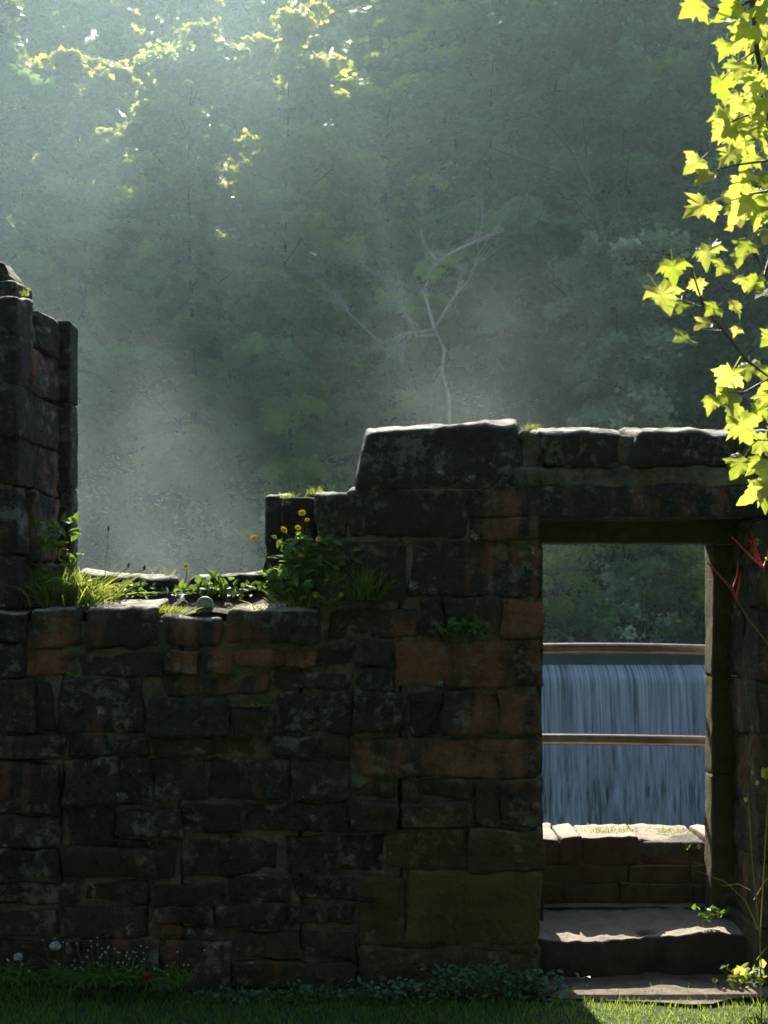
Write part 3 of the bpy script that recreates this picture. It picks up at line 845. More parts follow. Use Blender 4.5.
for (D, y0, step, s0) in ((59, -60, 118, 1.05), (67, 0, 108, 1.05), (77, -40, 100, 1.12), (86, -20, 120, 1.25)):
    px = y0 - 200
    while px < 1000:
        k = rr.choice((0, 1, 1, 3, 0) if px < 430 else (2, 2, 2, 3))
        # the wood stands taller on the right, so that the left stays open to the sun
        s = s0 * rr.uniform(.86, 1.0) * ((.62 if D < 65 else .82 if D < 70 else 1.0) if px < 440 else 1.14)
        if D > 75 and px > 640: px += step; continue
        place(PROTO, k, px + rr.uniform(-25, 25), D + rr.uniform(-2, 2), s, rr.uniform(0, 6.28), BACK, 'tree', 'hazy trees of the wooded slope')
        px += step

# unseen trees added behind the camera to keep sky light off the wall
for i in range(12):
    a_ = R(-160 + 140 * i / 11)
    o = copy_tree(PROTO[(0, 2, 3, 1)[i % 4]]); sc_ = .82 + .1 * (i % 3)
    o.location = (19 * math.cos(a_), -3 + 14.5 * math.sin(a_) - 1.5 * (i % 2), -.2); o.rotation_euler = (0, 0, i * 1.3); o.scale = (sc_,) * 3
    for kk in ('label', 'category', 'group'):
        if kk in o: del o[kk]
    tag(o, 'leafy tree at the back of the lawn, behind the camera', 'tree', 'added trees shading the wall')
# bushes along the water
def make_bush(seed, H, W, mat, n=90, per=60, lsize=.17):
    rs = random.Random(seed)
    t = empty('bush')
    wood = MB(); sprays = []
    for i in range(n):
        an = rs.uniform(0, 6.28); el = rs.uniform(.0, 1.0)
        d = Vector((math.cos(an) * math.cos(el * 1.4), math.sin(an) * math.cos(el * 1.4), math.sin(el * 1.4) * .9)).normalized()
        rad = rs.uniform(.45, 1.0) * (1 + .3 * noise.noise(d * 2 + Vector((seed, 0, 0))))
        a = Vector((d.x * W * rad * .75, d.y * W * rad * .75, .1 + d.z * H * rad * .75))
        L = rs.uniform(.7, 1.3)
        sprays.append((a, d + Vector((0, 0, rs.uniform(-.2, .3))), L))
        if i % 4 == 0: wood.tube([(0, 0, -.3), a * .5 + Vector((0, 0, .1)), a, a + d * L * .6], [.05, .035, .02, .006], 5)
    link('stems', mesh('stems', wood.v, wood.f, M['trunk']), t)
    link('foliage', quads_mesh('foliage', *(lambda r_: (r_[0], 4, mat, r_[1]))(leaf_cloud(sprays, per, lsize, seed, .2, .12))), t)
    return t
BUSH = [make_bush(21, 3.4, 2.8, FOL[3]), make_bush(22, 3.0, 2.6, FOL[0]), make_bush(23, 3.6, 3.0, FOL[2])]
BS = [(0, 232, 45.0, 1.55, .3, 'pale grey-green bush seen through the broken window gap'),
      (0, 640, 44.9, .95, 4.2, 'pale leafy bush low over the water in the middle of the doorway'),
      (1, 700, 45.2, 1.25, 4.2, 'green bush on the far bank seen through the right side of the doorway'),
      (0, 575, 44.6, .55, 5.1, 'small pale bush low over the water at the left side of the doorway'),
      (1, 520, 45.5, 1.4, .8, 'dull green bush behind the big top stone of the wall'),
      (2, 440, 46.2, 1.5, 1.8, 'dark bush at the foot of the bare dead tree'),
      (1, 345, 45.6, 1.6, 3.3, 'dull bush low behind the left end of the big top stone'),
      (2, 140, 45.8, 1.4, 5.0, 'dark bush beside the pale bush in the window gap'),
      (2, 40, 46, 1.2, .6, None), (1, -60, 46, 1.2, 1.6, None), (2, 780, 46, 1.3, 2.6, None), (1, 860, 46, 1.2, 3.9, None), (2, 620, 46.8, 1.3, 3.9, None), (1, 290, 47, 1.4, 2.9, None)]
for (k, px, D, s, rz, lb) in BS:
    place(BUSH, k, px, D, s, rz, lb or 'dark bush on the far bank lost among the trees', 'bush', 'bushes along the far bank')

# bare dead tree, bleached, lying against the bank
DD = 44.6
def pp(lst, dz=0): return [P(x, y, DD + dz) for x, y in lst]
dead = empty('dead_tree', (P(447, 430, DD).x, DD - DIST, terrain(P(447, 430, DD).x, DD - DIST)))
doff = Matrix.Translation(-dead.location)
b = MB()
b.tube(pp([(458, 640), (455, 520), (450, 430), (449, 398), (442, 372), (445, 350), (434, 328), (456, 294), (466, 264)]), [.13, .11, .08, .065, .06, .06, .06, .05, .02], 7)
o = b.build('trunk', M['dead'], dead)
LIMBS = [([(434, 328), (424, 289), (436, 259), (463, 244), (505, 225)], .08, .07), ([(434, 335), (416, 338), (406, 314), (399, 284)], .07, .02), ([(434, 330), (404, 333), (382, 343), (349, 311), (322, 294)], .07, .02),
         ([(404, 333), (392, 352), (374, 383)], .045, .01), ([(410, 334), (398, 360), (389, 382)], .04, .01), ([(349, 311), (335, 300), (320, 285), (326, 262)], .03, .01), ([(424, 289), (396, 283), (374, 272), (332, 249)], .04, .012),
         ([(456, 294), (470, 280), (478, 255), (474, 235)], .04, .01), ([(436, 259), (424, 245), (420, 225), (424, 205)], .04, .01), ([(443, 348), (440, 380), (432, 410)], .03, .01), ([(374, 272), (362, 262), (360, 244)], .02, .008), ([(382, 343), (366, 350), (350, 348)], .02, .008),
         ([(463, 244), (480, 232), (484, 214)], .03, .01), ([(406, 314), (396, 305), (384, 306)], .02, .008)]
for k, (pl, r0, r1) in enumerate(LIMBS):
    b = MB(); q = pp(pl)
    q = [p + Vector((0, -.25 * i * (1 if k % 2 else -.6), 0)) for i, p in enumerate(q)]
    m_ = len(q); b.tube(q, [.85 * (r0 + (r1 - r0) * i / (m_ - 1)) for i in range(m_)], 6)
    lim = b.build('limb', M['dead'], dead); tw = random.Random(k); b = MB()
    for i in range(1, m_):               # crooked twigs
        for j in range(4):
            p0 = q[i - 1].lerp(q[i], tw.uniform(.2, 1)); d0 = (q[i] - q[i - 1]).normalized()
            dv_ = (d0 + Vector((tw.uniform(-1, 1), tw.uniform(-.4, .4), tw.uniform(-.7, .7)))).normalized(); Lt = tw.uniform(.6, 2.6)
            p1 = p0 + dv_ * Lt * .5; p2 = p1 + (dv_ + Vector((tw.uniform(-.6, .6), 0, tw.uniform(-.6, .6)))).normalized() * Lt * .5
            b.tube([p0, p1, p2], [.015, .010, .003], 5)
    o = b.build('twigs', M['dead'], lim); o['kind'] = 'stuff'
for ch in dead.children: ch.matrix_parent_inverse = doff
tag(dead, 'bare bleached dead tree with crooked pale limbs among the hazy foliage', 'dead tree')
# arching bare branches in the gap right of it
arch = empty('dead_branch', (P(560, 240, 47).x, 47 - DIST, terrain(P(560, 240, 47).x, 41)))
aoff = Matrix.Translation(-arch.location)
for pl, r0 in (([(620, 470), (615, 330), (606, 250), (590, 190), (583, 120)], .14), ([(594, 200), (560, 172), (525, 160), (490, 148)], .05), ([(594, 190), (570, 150), (545, 120), (520, 112)], .05), ([(606, 250), (575, 200), (548, 196), (535, 230), (540, 262)], .045), ([(560, 172), (530, 180), (519, 210), (523, 240)], .04), ([(604, 240), (625, 190), (630, 150)], .05)):
    b = MB(); q = [P(x, y, 47) for x, y in pl]; m_ = len(q)
    b.tube(q, [r0 * (1 - .8 * i / (m_ - 1)) for i in range(m_)], 6); b.build('limb', M['trunk'], arch)
for ch in arch.children: ch.matrix_parent_inverse = aoff
tag(arch, 'slim leafless trunk with arching bare branches right of the dead tree', 'dead tree')

# low undergrowth on the slope
uv = []
g = np.random.default_rng(77)
n = 26000
ux = g.uniform(-30, 32, n); uy = 38.6 + g.uniform(0, 1, n) ** 1.4 * 22
uz = np.array([terrain(a, c) for a, c in zip(ux, uy)]) + g.uniform(0, .7, n)
C = np.stack([ux, uy, uz], 1); sz = g.uniform(.16, .34, n)
nr = np.array([0, -.5, 1.0]) + g.normal(0, .5, (n, 3)); nr /= np.linalg.norm(nr, axis=1)[:, None]
ax = g.normal(0, 1, (n, 3)); ax -= nr * np.sum(ax * nr, 1)[:, None]; ax /= np.linalg.norm(ax, axis=1)[:, None]; bx = np.cross(nr, ax)
V = np.stack([C - ax * sz[:, None] * .5, C + bx * sz[:, None] * .3, C + ax * sz[:, None] * .5, C - bx * sz[:, None] * .3], 1).reshape(-1, 3)
tag(link('undergrowth', quads_mesh('undergrowth', V, 4, FOL[0])), 'leafy undergrowth covering the far slope under the trees', 'undergrowth', kind='stuff')

# ------------------------------------------------------------------ lawn grass
gb = MB()
for i in range(34000):
    x = random.uniform(-2.6, 2.7); y = -random.random() ** 1.1 * 2.2 - .03
    d = math.hypot((x - 1.32) / .60, (y + .0) / .22)
    if d < 1 and random.random() < .93: continue
    hgt = random.uniform(.02, .055) * (1.3 if y > -.2 else 1)
    gb.blade((x, y, terrain(x, y) - .002), (random.uniform(-.35, .35), random.uniform(-.35, .35), 1), hgt, random.uniform(.003, .0055), (random.uniform(-.4, .4), random.uniform(-.4, .4), -.15), n=2)
tag(gb.build('grass', M['grass']), 'short mown grass of the lawn at the wall foot', 'grass', kind='stuff')

# ------------------------------------------------------------------ plants on and by the wall
def tuft(name, label, cat, base, n, h, spread, mat, lean=(0, 0, 0), w=.007, group=None, droop=.45, depth=None, leaves=0, lsize=.05):
    t = empty(name, base)
    b = MB(); base = Vector(base)
    for i in range(n):
        p = Vector((random.gauss(0, spread), random.gauss(0, depth or spread * .6), 0))
        d = Vector((random.gauss(0, .35) + p.x * 2.2 + lean[0], random.gauss(0, .3) + lean[1], 1 + lean[2]))
        b.blade(p, d, h * random.uniform(.45, 1.1), w * random.uniform(.7, 1.3), (random.gauss(0, .25) + p.x + lean[0] * .5, random.gauss(0, .2), -droop * random.random()), n=4)
    b.build('blades', mat, t)
    if leaves:
        b = MB()
        for i in range(leaves):
            p = Vector((random.gauss(0, spread * .9), random.gauss(0, spread * .5), random.uniform(.01, h * .55)))
            b.leaf(p, (random.gauss(0, 1), random.gauss(0, .8), random.uniform(.1, .9)), (random.gauss(0, .4), random.gauss(-.4, .4), 1), lsize * random.uniform(.6, 1.3), lsize * .5)
        b.build('leaves', M['weed'], t)
    tag(t, label, cat, group)
    return t
WT = 'plants growing on the wall'
t0_ = tuft('grass_tuft', 'big bushy grass tuft at the foot of the tall pier', 'grass tuft', P(62, 607, 6.14), 620, .25, .085, M['wallgrass'], (.0, -.1, 0), group=WT, leaves=160, lsize=.06)
tuft('grass_tuft', 'bright backlit grass at the right edge of the big tuft', 'grass tuft', P(97, 602, 6.30), 150, .13, .045, M['wallgrass'], (.3, -.1, 0), group=WT, leaves=30, lsize=.04)
tuft('grass_tuft', 'pale dry grass hanging at the left of the big tuft', 'grass tuft', P(28, 604, 6.1), 120, .17, .04, M['drygrass'], (.1, -.35, -.2), group=WT, droop=1.2)
tuft('grass_tuft', 'short sunlit grass beside the silvery disc on the wall top', 'grass tuft', P(166, 613, 6.08), 240, .055, .055, M['wallgrass'], (.1, -.2, 0), .005, WT)
tuft('grass_tuft', 'small sunlit grass sprig just right of the silvery disc', 'grass tuft', P(236, 611, 6.08), 40, .05, .02, M['wallgrass'], (0, 0, 0), .005, WT)
tuft('grass_tuft', 'small grass sprig left of the yellow flower clump', 'grass tuft', P(258, 612, 6.08), 40, .055, .02, M['wallgrass'], (.0, 0, 0), .005, WT)
tuft('grass_tuft', 'grass lying along the ledge under the yellow flowers', 'grass tuft', P(312, 607, 6.08), 260, .10, .09, M['wallgrass'], (.0, -.2, 0), .006, WT, leaves=40, lsize=.04)
tuft('grass_tuft', 'upright green grass right of the yellow flowers', 'grass tuft', P(362, 600, 5.99), 170, .21, .045, M['wallgrass'], (.0, -.1, 0), .008, WT, depth=.02)
tuft('grass_tuft', 'thin grass on the stone top left of the big top stone', 'grass tuft', P(288, 498, 6.3), 40, .055, .03, M['wallgrass'], (.0, 0, 0), .004, WT)
tuft('grass_tuft', 'thin grass on the stone step beside the big top stone', 'grass tuft', P(316, 494, 6.1), 40, .05, .02, M['wallgrass'], (.0, 0, 0), .004, WT)
tuft('grass_tuft', 'small grass in the joint right of the big top stone', 'grass tuft', P(530, 430, 6.05), 45, .05, .018, M['wallgrass'], (.0, 0, 0), .004, WT)
tuft('dry_grass', 'dry brown grass hanging under the big top stone', 'dry grass', P(440, 490, 5.985), 90, .14, .10, M['drygrass'], (.0, -.25, -.9), .003, WT, 1.4, .01)
tuft('dry_grass', 'dry grass hanging from a joint beside the big reddish jamb stone', 'dry grass', P(402, 545, 5.98), 50, .18, .012, M['drygrass'], (.12, -.2, -.9), .003, WT, 1.4, .01)
tuft('dry_grass', 'withered grass over the flower ledge at the wall face', 'dry grass', P(345, 560, 5.985), 80, .13, .06, M['drygrass'], (.0, -.2, -.4), .003, WT, 1.2, .01)
tuft('grass_tuft', 'small grass on the rubble top of the tall pier', 'grass tuft', P(25, 296, 6.3), 30, .06, .015, M['wallgrass'], (.0, 0, 0), .004, WT)
tuft('grass_tuft', 'low grass on the sunlit parapet top behind the doorway, left patch', 'grass tuft', P(607, 831, 6.88), 170, .04, .09, M['wallgrass'], (.0, 0, 0), .004, WT, depth=.05)
tuft('grass_tuft', 'low grass on the sunlit parapet top behind the doorway, right patch', 'grass tuft', P(670, 832, 6.9), 90, .035, .05, M['wallgrass'], (.0, 0, 0), .004, WT, depth=.05)
tuft('grass_tuft', 'grass in the broken corner of the parapet behind the doorway', 'grass tuft', P(692, 848, 6.70), 60, .04, .03, M['wallgrass'], (.0, 0, 0), .004, WT, depth=.02)
tuft('grass_tuft', 'wispy tall grass on the window sill by the notch', 'grass tuft', P(165, 576, 6.5), 22, .085, .07, M['wallgrass'], (.1, 0, 0), .003, WT)

def weed(name, label, base, n, size, spread, h, mat='weed', group=WT, cat='plant', out=(0, -.5, .3)):
    t = empty(name, base); b = MB(); st = MB()
    for i in range(n):
        p = Vector((random.gauss(0, spread), random.gauss(-.01, spread * .4), random.uniform(0, h)))
        b.leaf(p, Vector((random.gauss(0, .9), random.gauss(0, .5), random.gauss(.1, .6))) + Vector(out), (random.gauss(0, .4), random.gauss(-.6, .4), 1), size * random.uniform(.6, 1.3), size * .55)
        if i % 3 == 0: st.tube([(p.x * .3, .0, -.004), p * .6, p], [.0022, .0018, .001], 4)
    b.build('leaves', M[mat], t); st.build('stems', M['stem'], t)
    return tag(t, label, cat, group)
weed('leafy_weed', 'leafy weed climbing above the big tuft against the pier', P(58, 600, 6.2), 90, .07, .05, .40)
weed('leafy_weed', 'thick dark leafy weed behind the yellow flowers on the broken wall end', P(312, 598, 6.05), 230, .06, .075, .30)
weed('leafy_weed', 'low leafy weed at the left foot of the yellow flower clump', P(283, 600, 6.1), 90, .05, .05, .12)
weed('leafy_weed', 'dark leafy weeds along the foot of the window sill', P(215, 596, 6.38), 120, .05, .12, .05)
weed('leafy_weed', 'broad backlit leaf weed under the right sill stone', P(215, 590, 6.4), 14, .07, .04, .07)
weed('leafy_weed', 'leafy weeds on the window ledge by the big tuft', P(132, 596, 6.36), 60, .045, .07, .06)
weed('fern', 'small green fern growing in a wall joint near the doorway', P(466, 636, 5.985), 60, .055, .035, .06, out=(0, -.4, .2), cat='fern')
weed('leafy_weed', 'tiny green sprig in a joint of the left low wall', P(74, 678, 5.985), 14, .03, .015, .02)
weed('leafy_weed', 'bright weed on the right end of the doorstep', P(708, 918, 6.3), 34, .045, .035, .05)
weed('leafy_weed', 'sunlit little weed at the lower right on the lawn edge', P(745, 985, 5.72), 40, .05, .05, .09, 'wallgrass')
weed('leafy_weed', 'mossy weed in a joint right of the smooth grey block', P(258, 706, 5.985), 30, .02, .05, .01)

def dandelion(label, base, heads, nleaf=16, L=.11):
    base = Vector(base); t = empty('dandelion', base)
    for k in range(nleaf):
        b = MB(); a = random.uniform(0, 6.28)
        d = Vector((math.cos(a), math.sin(a) * .6 - .25, random.uniform(.2, 1.0)))
        b.leaf((0, 0, 0), d, (0, -.3, 1), L * random.uniform(.6, 1.2), L * .28)
        b.build('leaf', M['weed'], t)
    for (hx, hy, D, r) in heads:
        hp = P(hx, hy, D) - base
        b = MB(); mid = hp * .5 + Vector((.012, -.01, .02))
        b.tube([Vector((0, 0, 0)), mid, hp], [.0024, .0021, .0018], 5)
        stem = b.build('stem', M['stem'], t)
        b = MB()
        nrm = Vector((random.gauss(0, .3), -.9 + random.gauss(0, .2), .6)).normalized()
        s = nrm.orthogonal().normalized(); u = nrm.cross(s)
        for ring, (rad, lift, cnt) in enumerate(((r, .15, 16), (r * .75, .4, 13), (r * .45, .7, 9))):
            for j in range(cnt):
                an = 6.28 * (j + ring * .4) / cnt
                o_ = s * math.cos(an) + u * math.sin(an)
                b.leaf(hp, o_ + nrm * lift, nrm, rad * random.uniform(.85, 1.1), rad * .33)
        b.build('flower_head', M['yellow'], stem)
    return tag(t, label, 'dandelion', WT)
dandelion('dandelion clump with several yellow heads on the broken wall end', P(300, 566, 6.05), [(302, 513, 6.02, .022), (298, 528, 6.0, .018), (284, 530, 6.0, .021), (319, 539, 5.99, .02), (301, 556, 5.98, .019), (307, 520, 6.02, .014)], 22, .12)
dandelion('dandelion leaning out left over the window gap, single pale yellow head', P(271, 578, 6.12), [(254, 538, 6.1, .022)], 12, .08)
dandelion('dandelion with two low yellow heads on the ledge', P(330, 606, 5.99), [(316, 595, 5.97, .018), (341, 595, 5.97, .019)], 14, .09)
dandelion('small dandelion standing on the window ledge by the sill', P(184, 592, 6.4), [(186, 566, 6.4, .018)], 8, .06)
pl = empty('plantain', P(104, 590, 6.3)); po = pl.location.copy()
for (x, y) in ((108, 531), (144, 570), (128, 568)):
    hp = P(x, y, 6.3) - po
    b = MB(); b.tube([Vector(), hp * .5 + Vector((.004, 0, .02)), hp], .0018, 5); st_ = b.build('stem', M['greentwig'], pl)
    b = MB(); b.tube([hp, hp + Vector((.002, 0, .012)), hp + Vector((.003, 0, .026))], [.004, .007, .003], 7); b.build('seed_head', M['seed'], st_)
tag(pl, 'plantain with dark seed heads on thin stalks by the big tuft', 'plantain', WT)

# silvery can end on the wall top
can = empty('drink_can', P(205, 605, 6.12)); can.rotation_euler = (R(90), 0, R(8))
b = MB(); prof = [(.030, -.06), (.043, -.05), (.043, .0), (.041, .008), (.037, .008), (.034, -.004), (.012, -.002), (.0005, -.002)]
for (r_, z_) in prof:
    for k in range(28): b.v.append(Vector((r_ * math.cos(6.2832 * k / 28), r_ * math.sin(6.2832 * k / 28), z_)))
for i in range(len(prof) - 1):
    for k in range(28): b.f.append((i * 28 + k, i * 28 + (k + 1) % 28, (i + 1) * 28 + (k + 1) % 28, (i + 1) * 28 + k))
b.build('body', M['can'], can)
b = MB(); b.tube([(-.012, 0, .001), (.014, 0, .002)], .006, 8); b.build('tab', M['can'], can)
tag(can, 'silvery round can end lying among the grass on the wall top', 'can')

# plants along the wall foot
def strap_clump(label, base, n, h, fl, spread, mat='grass'):
    t = empty('strap_leaf_clump', base); b = MB()
    for i in range(n):
        p = Vector((random.gauss(0, spread), random.gauss(0, .04), 0))
        d = Vector((random.gauss(0, .45) + p.x * 2, random.gauss(-.15, .3), 1))
        b.blade(p, d, h * random.uniform(.6, 1.15), random.uniform(.009, .016), (random.gauss(0, .35) + p.x * 2, random.gauss(-.15, .2), -random.uniform(.3, .9)), n=6)
    b.build('leaves', M['weed'], t)
    if fl:
        st = MB(); f_ = MB()
        for i in range(fl):
            p = Vector((random.gauss(0, spread * 1.1), random.gauss(-.02, .05), random.uniform(.3, 1.1) * h))
            st.tube([(p.x * .6, p.y * .5, 0), (p.x * .8, p.y, p.z * .6), p], .0012, 4)
            for j in range(5):
                a = 6.28 * j / 5
                f_.leaf(p, (math.cos(a), -.5, math.sin(a)), (0, -1, .2), .006, .006)
        st.build('flower_stalks', M['weed'], t); f_.build('flowers', M['white'], t)
    return tag(t, label, 'plant', 'plants along the wall foot')
strap_clump('strap-leaved plant at the left edge of the wall foot', P(14, 982, 5.88), 46, .18, 6, .07)
strap_clump('strap-leaved plant with white flowers beside the pale round stone', P(66, 982, 5.88), 50, .20, 14, .06)
strap_clump('middle strap-leaved plant thick with tiny white flowers', P(104, 984, 5.86), 60, .20, 28, .06)
strap_clump('strap-leaved plant just left of the red flower', P(136, 984, 5.86), 46, .18, 16, .05)
strap_clump('arching strap-leaved plant right of the red flower, few flowers', P(178, 984, 5.87), 34, .20, 6, .035)
rf = empty('red_flower', P(146, 990, 5.80)); b = MB(); b.tube([(0, 0, 0), (0, 0, .05)], .003, 6); b.build('stem', M['greentwig'], rf)
b = MB()
for ring, (rad, lift, cnt) in enumerate(((.034, .9, 7), (.032, 1.6, 6), (.026, 2.6, 5))):
    for j in range(cnt):
        an = 6.28 * (j + ring * .5) / cnt
        b.leaf((0, 0, .045), (math.cos(an), math.sin(an), lift), (-math.cos(an), -math.sin(an), .6), rad, .03)
b.build('petals', M['redfl'], rf)
tag(rf, 'single red flower low in the bed at the wall foot', 'flower')
for lab, (x, y, s) in (('pale round stone among the plants at the left wall foot', (55, 946, .028)), ('small pale stone at the far left of the wall foot', (18, 957, .022))):
    SEED[0] += 1
    p = P(x, y, 5.94)
    bm = bmesh.new(); bmesh.ops.create_icosphere(bm, subdivisions=3, radius=s)
    for v in bm.verts: v.co = Vector((v.co.x, v.co.y * .8, v.co.z * .85)) * (1 + .22 * noise.noise(v.co / s * 1.1 + Vector((x, 0, 0))))
    me = bpy.data.meshes.new('pebble'); bm.to_mesh(me); bm.free()
    me.materials.append(rough_mat('pale_pebble', (.22, .24, .25), (.38, .4, .4), 30))
    tag(link('pebble', me, None, p), lab, 'stone')
GI = 'ground cover along the wall foot'
for lab, px, py, n, sp, h in (('ground cover mound left of the doorway step', 530, 982, 240, .10, .13), ('ground cover under the big mossy jamb stone', 470, 978, 260, .13, .15), ('ground cover patch in the middle of the wall foot', 392, 982, 200, .12, .09), ('sparse ground cover patch below the wall centre', 305, 984, 110, .12, .06), ('thin ground cover patch right of the strap-leaved plants', 225, 986, 60, .08, .05)):
    b0 = P(px, py + 8, 5.86)
    t = weed('ground_cover', lab, (b0.x, b0.y, terrain(b0.x, b0.y)), n, .034, sp, h, 'ivy', GI, 'ground cover', (0, -.7, .4))

# ------------------------------------------------------------------ maple with hanging branch, right foreground
OUT = [(0, 0), (.12, -.05), (.32, -.16), (.30, -.03), (.47, .04), (.41, .13), (.50, .22), (.66, .38), (.47, .36), (.44, .48), (.29, .43), (.31, .58), (.36, .66), (.20, .66), (.17, .80), (.0, 1.04)]
def maple_leaf_mesh(seed):
    rs = random.Random(seed)
    half = [(x * rs.uniform(.9, 1.1), y * rs.uniform(.94, 1.06)) for x, y in OUT]
    pts = half + [(-x * rs.uniform(.9, 1.1), y) for x, y in reversed(half[1:-1])]
    cup = rs.uniform(-.25, .35); cur = rs.uniform(.05, .4)
    def lift(x, y): return cup * abs(x) * .8 - cur * y * y * .5 + .05 * math.sin(x * 9 + seed) + .03 * math.sin(y * 11)
    V = [(0, .28, lift(0, .28))] + [(x, y, lift(x, y)) for x, y in pts]
    inner = [(x * .55, .28 + (y - .28) * .55) for x, y in pts]
    b1 = len(V); V += [(x, y, lift(x, y) + .015 * ((i % 2) * 2 - 1)) for i, (x, y) in enumerate(inner)]
    n = len(pts); Fc = []
    for i in range(n):
        j = (i + 1) % n
        Fc.append((0, b1 + i, b1 + j)); Fc.append((b1 + i, 1 + i, 1 + j, b1 + j))
    # stalk
    for k, (s0, s1) in enumerate((((0, 0, 0), (.02, -.55, -.08)),)):
        q = len(V); V += [(s0[0] - .012, s0[1], s0[2]), (s0[0] + .012, s0[1], s0[2]), (s1[0] + .012, s1[1], s1[2]), (s1[0] - .012, s1[1], s1[2])]; Fc.append((q, q + 1, q + 2, q + 3))
    return mesh('leaf', V, Fc, M['maple'])
LEAFM = [maple_leaf_mesh(s) for s in range(7)]
maple = empty('maple_tree', (3.3, -2.3, 0))
moff = Matrix.Translation((-3.3, 2.3, 0))
MD = 3.5
LV = [(692, 8, 36), (719, 22, 33), (746, 16, 16), (742, 38, 30), (724, 49, 24), (750, 48, 26), (737, 71, 28), (722, 90, 34), (745, 74, 24), (752, 88, 26), (737, 100, 26), (748, 109, 22), (720, 122, 26), (734, 119, 24), (717, 133, 26), (734, 137, 33), (752, 130, 28), (695, 164, 36), (727, 157, 26), (750, 160, 32), (704, 178, 24), (737, 188, 30), (698, 208, 36), (712, 212, 22), (737, 208, 38), (757, 221, 24), (755, 198, 28), (762, 178, 28), (729, 226, 14),
      (707, 254, 36), (721, 268, 22), (673, 270, 27), (745, 246, 28), (663, 298, 36), (680, 306, 30), (683, 338, 26), (702, 325, 20), (698, 286, 24), (754, 284, 20), (764, 293, 26), (712, 310, 20), (736, 309, 24), (736, 331, 14), (748, 371, 24), (764, 374, 26), (726, 381, 32), (727, 398, 36), (736, 418, 36), (745, 432, 30), (760, 412, 24), (739, 465, 36), (760, 446, 28), (754, 494, 38), (766, 498, 24), (711, 404, 20),
      (762, 13, 30), (764, 50, 30), (766, 82, 30), (762, 110, 30), (764, 150, 30), (768, 200, 32), (768, 236, 28), (768, 120, 30), (766, 30, 26), (768, 340, 22), (768, 470, 30), (700, -22, 34), (730, -16, 34), (758, -20, 34), (728, 8, 26), (770, 400, 28), (742, 150, 24), (748, 176, 26)]
rs = random.Random(3)
def put_leaf(p, size, tone=None):
    o = link('leaf', LEAFM[rs.randrange(7)], maple)
    nrm = Vector((rs.gauss(-.1, .45), -1.0, rs.gauss(.35, .45))).normalized()
    tip = Vector((rs.gauss(-.45, .6), rs.gauss(-.1, .2), -1.0)); tip = (tip - nrm * tip.dot(nrm)).normalized()
    x = tip.cross(nrm).normalized()
    m = Matrix((x, tip, nrm)).transposed().to_4x4()
    base = Vector(p) - tip * (size * .42)
    o.matrix_parent_inverse = moff
    o.matrix_basis = Matrix.Translation(base) @ m @ Matrix.Scale(size, 4)
for (x, y, s) in LV:
    D = MD + rs.uniform(-.16, .16)
    put_leaf(P(x, y, D), s / F * D * rs.uniform(.72, 1.05))
for i in range(44):       # smaller leaves filling the spray
    x0_, y0_, s0_ = rs.choice(LV); D = MD + rs.uniform(-.2, .3)
    if x0_ < 715: continue
    put_leaf(P(x0_ + rs.uniform(2, 24), y0_ + rs.uniform(-16, 16), D), rs.uniform(.05, .08))
for i in range(110):      # the rest of the spray, out of the frame
    x = rs.uniform(790, 1250); y = rs.uniform(-260, 480)
    D = MD + rs.uniform(-.4, .5)
    put_leaf(P(x, y, D), rs.uniform(.08, .12))
b = MB()
b.tube([(3.3, -2.3, -.1), (3.28, -2.3, .6), (3.32, -2.32, 1.6), (3.25, -2.28, 2.8), (3.2, -2.3, 4.4)], [.17, .14, .125, .11, .08], 12)
b.build('trunk', M['bark'], maple)
def br(pl, r0, r1, D=MD):
    b = MB(); q = [P(x, y, D) if len(p_) == 2 else Vector(p_) for p_ in pl for (x, y) in [p_[:2]]]
    n = len(q); b.tube(q, [r0 + (r1 - r0) * i / (n - 1) for i in range(n)], 7); b.build('branch', M['twig'], maple)
br([(3.22, -2.29, 3.4), (2.5, -2.4, 3.75), (760, -170), (750, -60), (752, 0), (757, 50), (766, 108), (774, 160)], .016, .004)
br([(774, 160), (778, 230), (764, 277), (758, 259), (750, 246)], .005, .003)
br([(778, 230), (790, 330), (770, 378), (745, 359), (724, 331), (704, 308), (697, 286), (692, 270)], .006, .002)
br([(790, 330), (792, 420), (776, 470), (757, 480)], .005, .003)
br([(757, 50), (738, 62), (722, 80)], .003, .0015); br([(766, 108), (740, 118), (716, 128)], .003, .0015); br([(774, 160), (735, 165), (700, 172)], .004, .0015)
br([(774, 190), (740, 196), (703, 204)], .004, .0015); br([(752, 0), (728, 12), (700, 4)], .004, .0015); br([(770, 378), (745, 392), (720, 392)], .003, .0015); br([(784, 440), (758, 440), (740, 455)], .003, .0015)
br([(704, 308), (680, 300), (664, 296)], .002, .001); br([(724, 331), (704, 330), (688, 332)], .002, .001)
for ch in maple.children:
    if ch.data.name.startswith('leaf'): continue
    ch.matrix_parent_inverse = moff
tag(maple, 'maple branch with bright backlit yellow-green leaves hanging in at the right', 'maple')

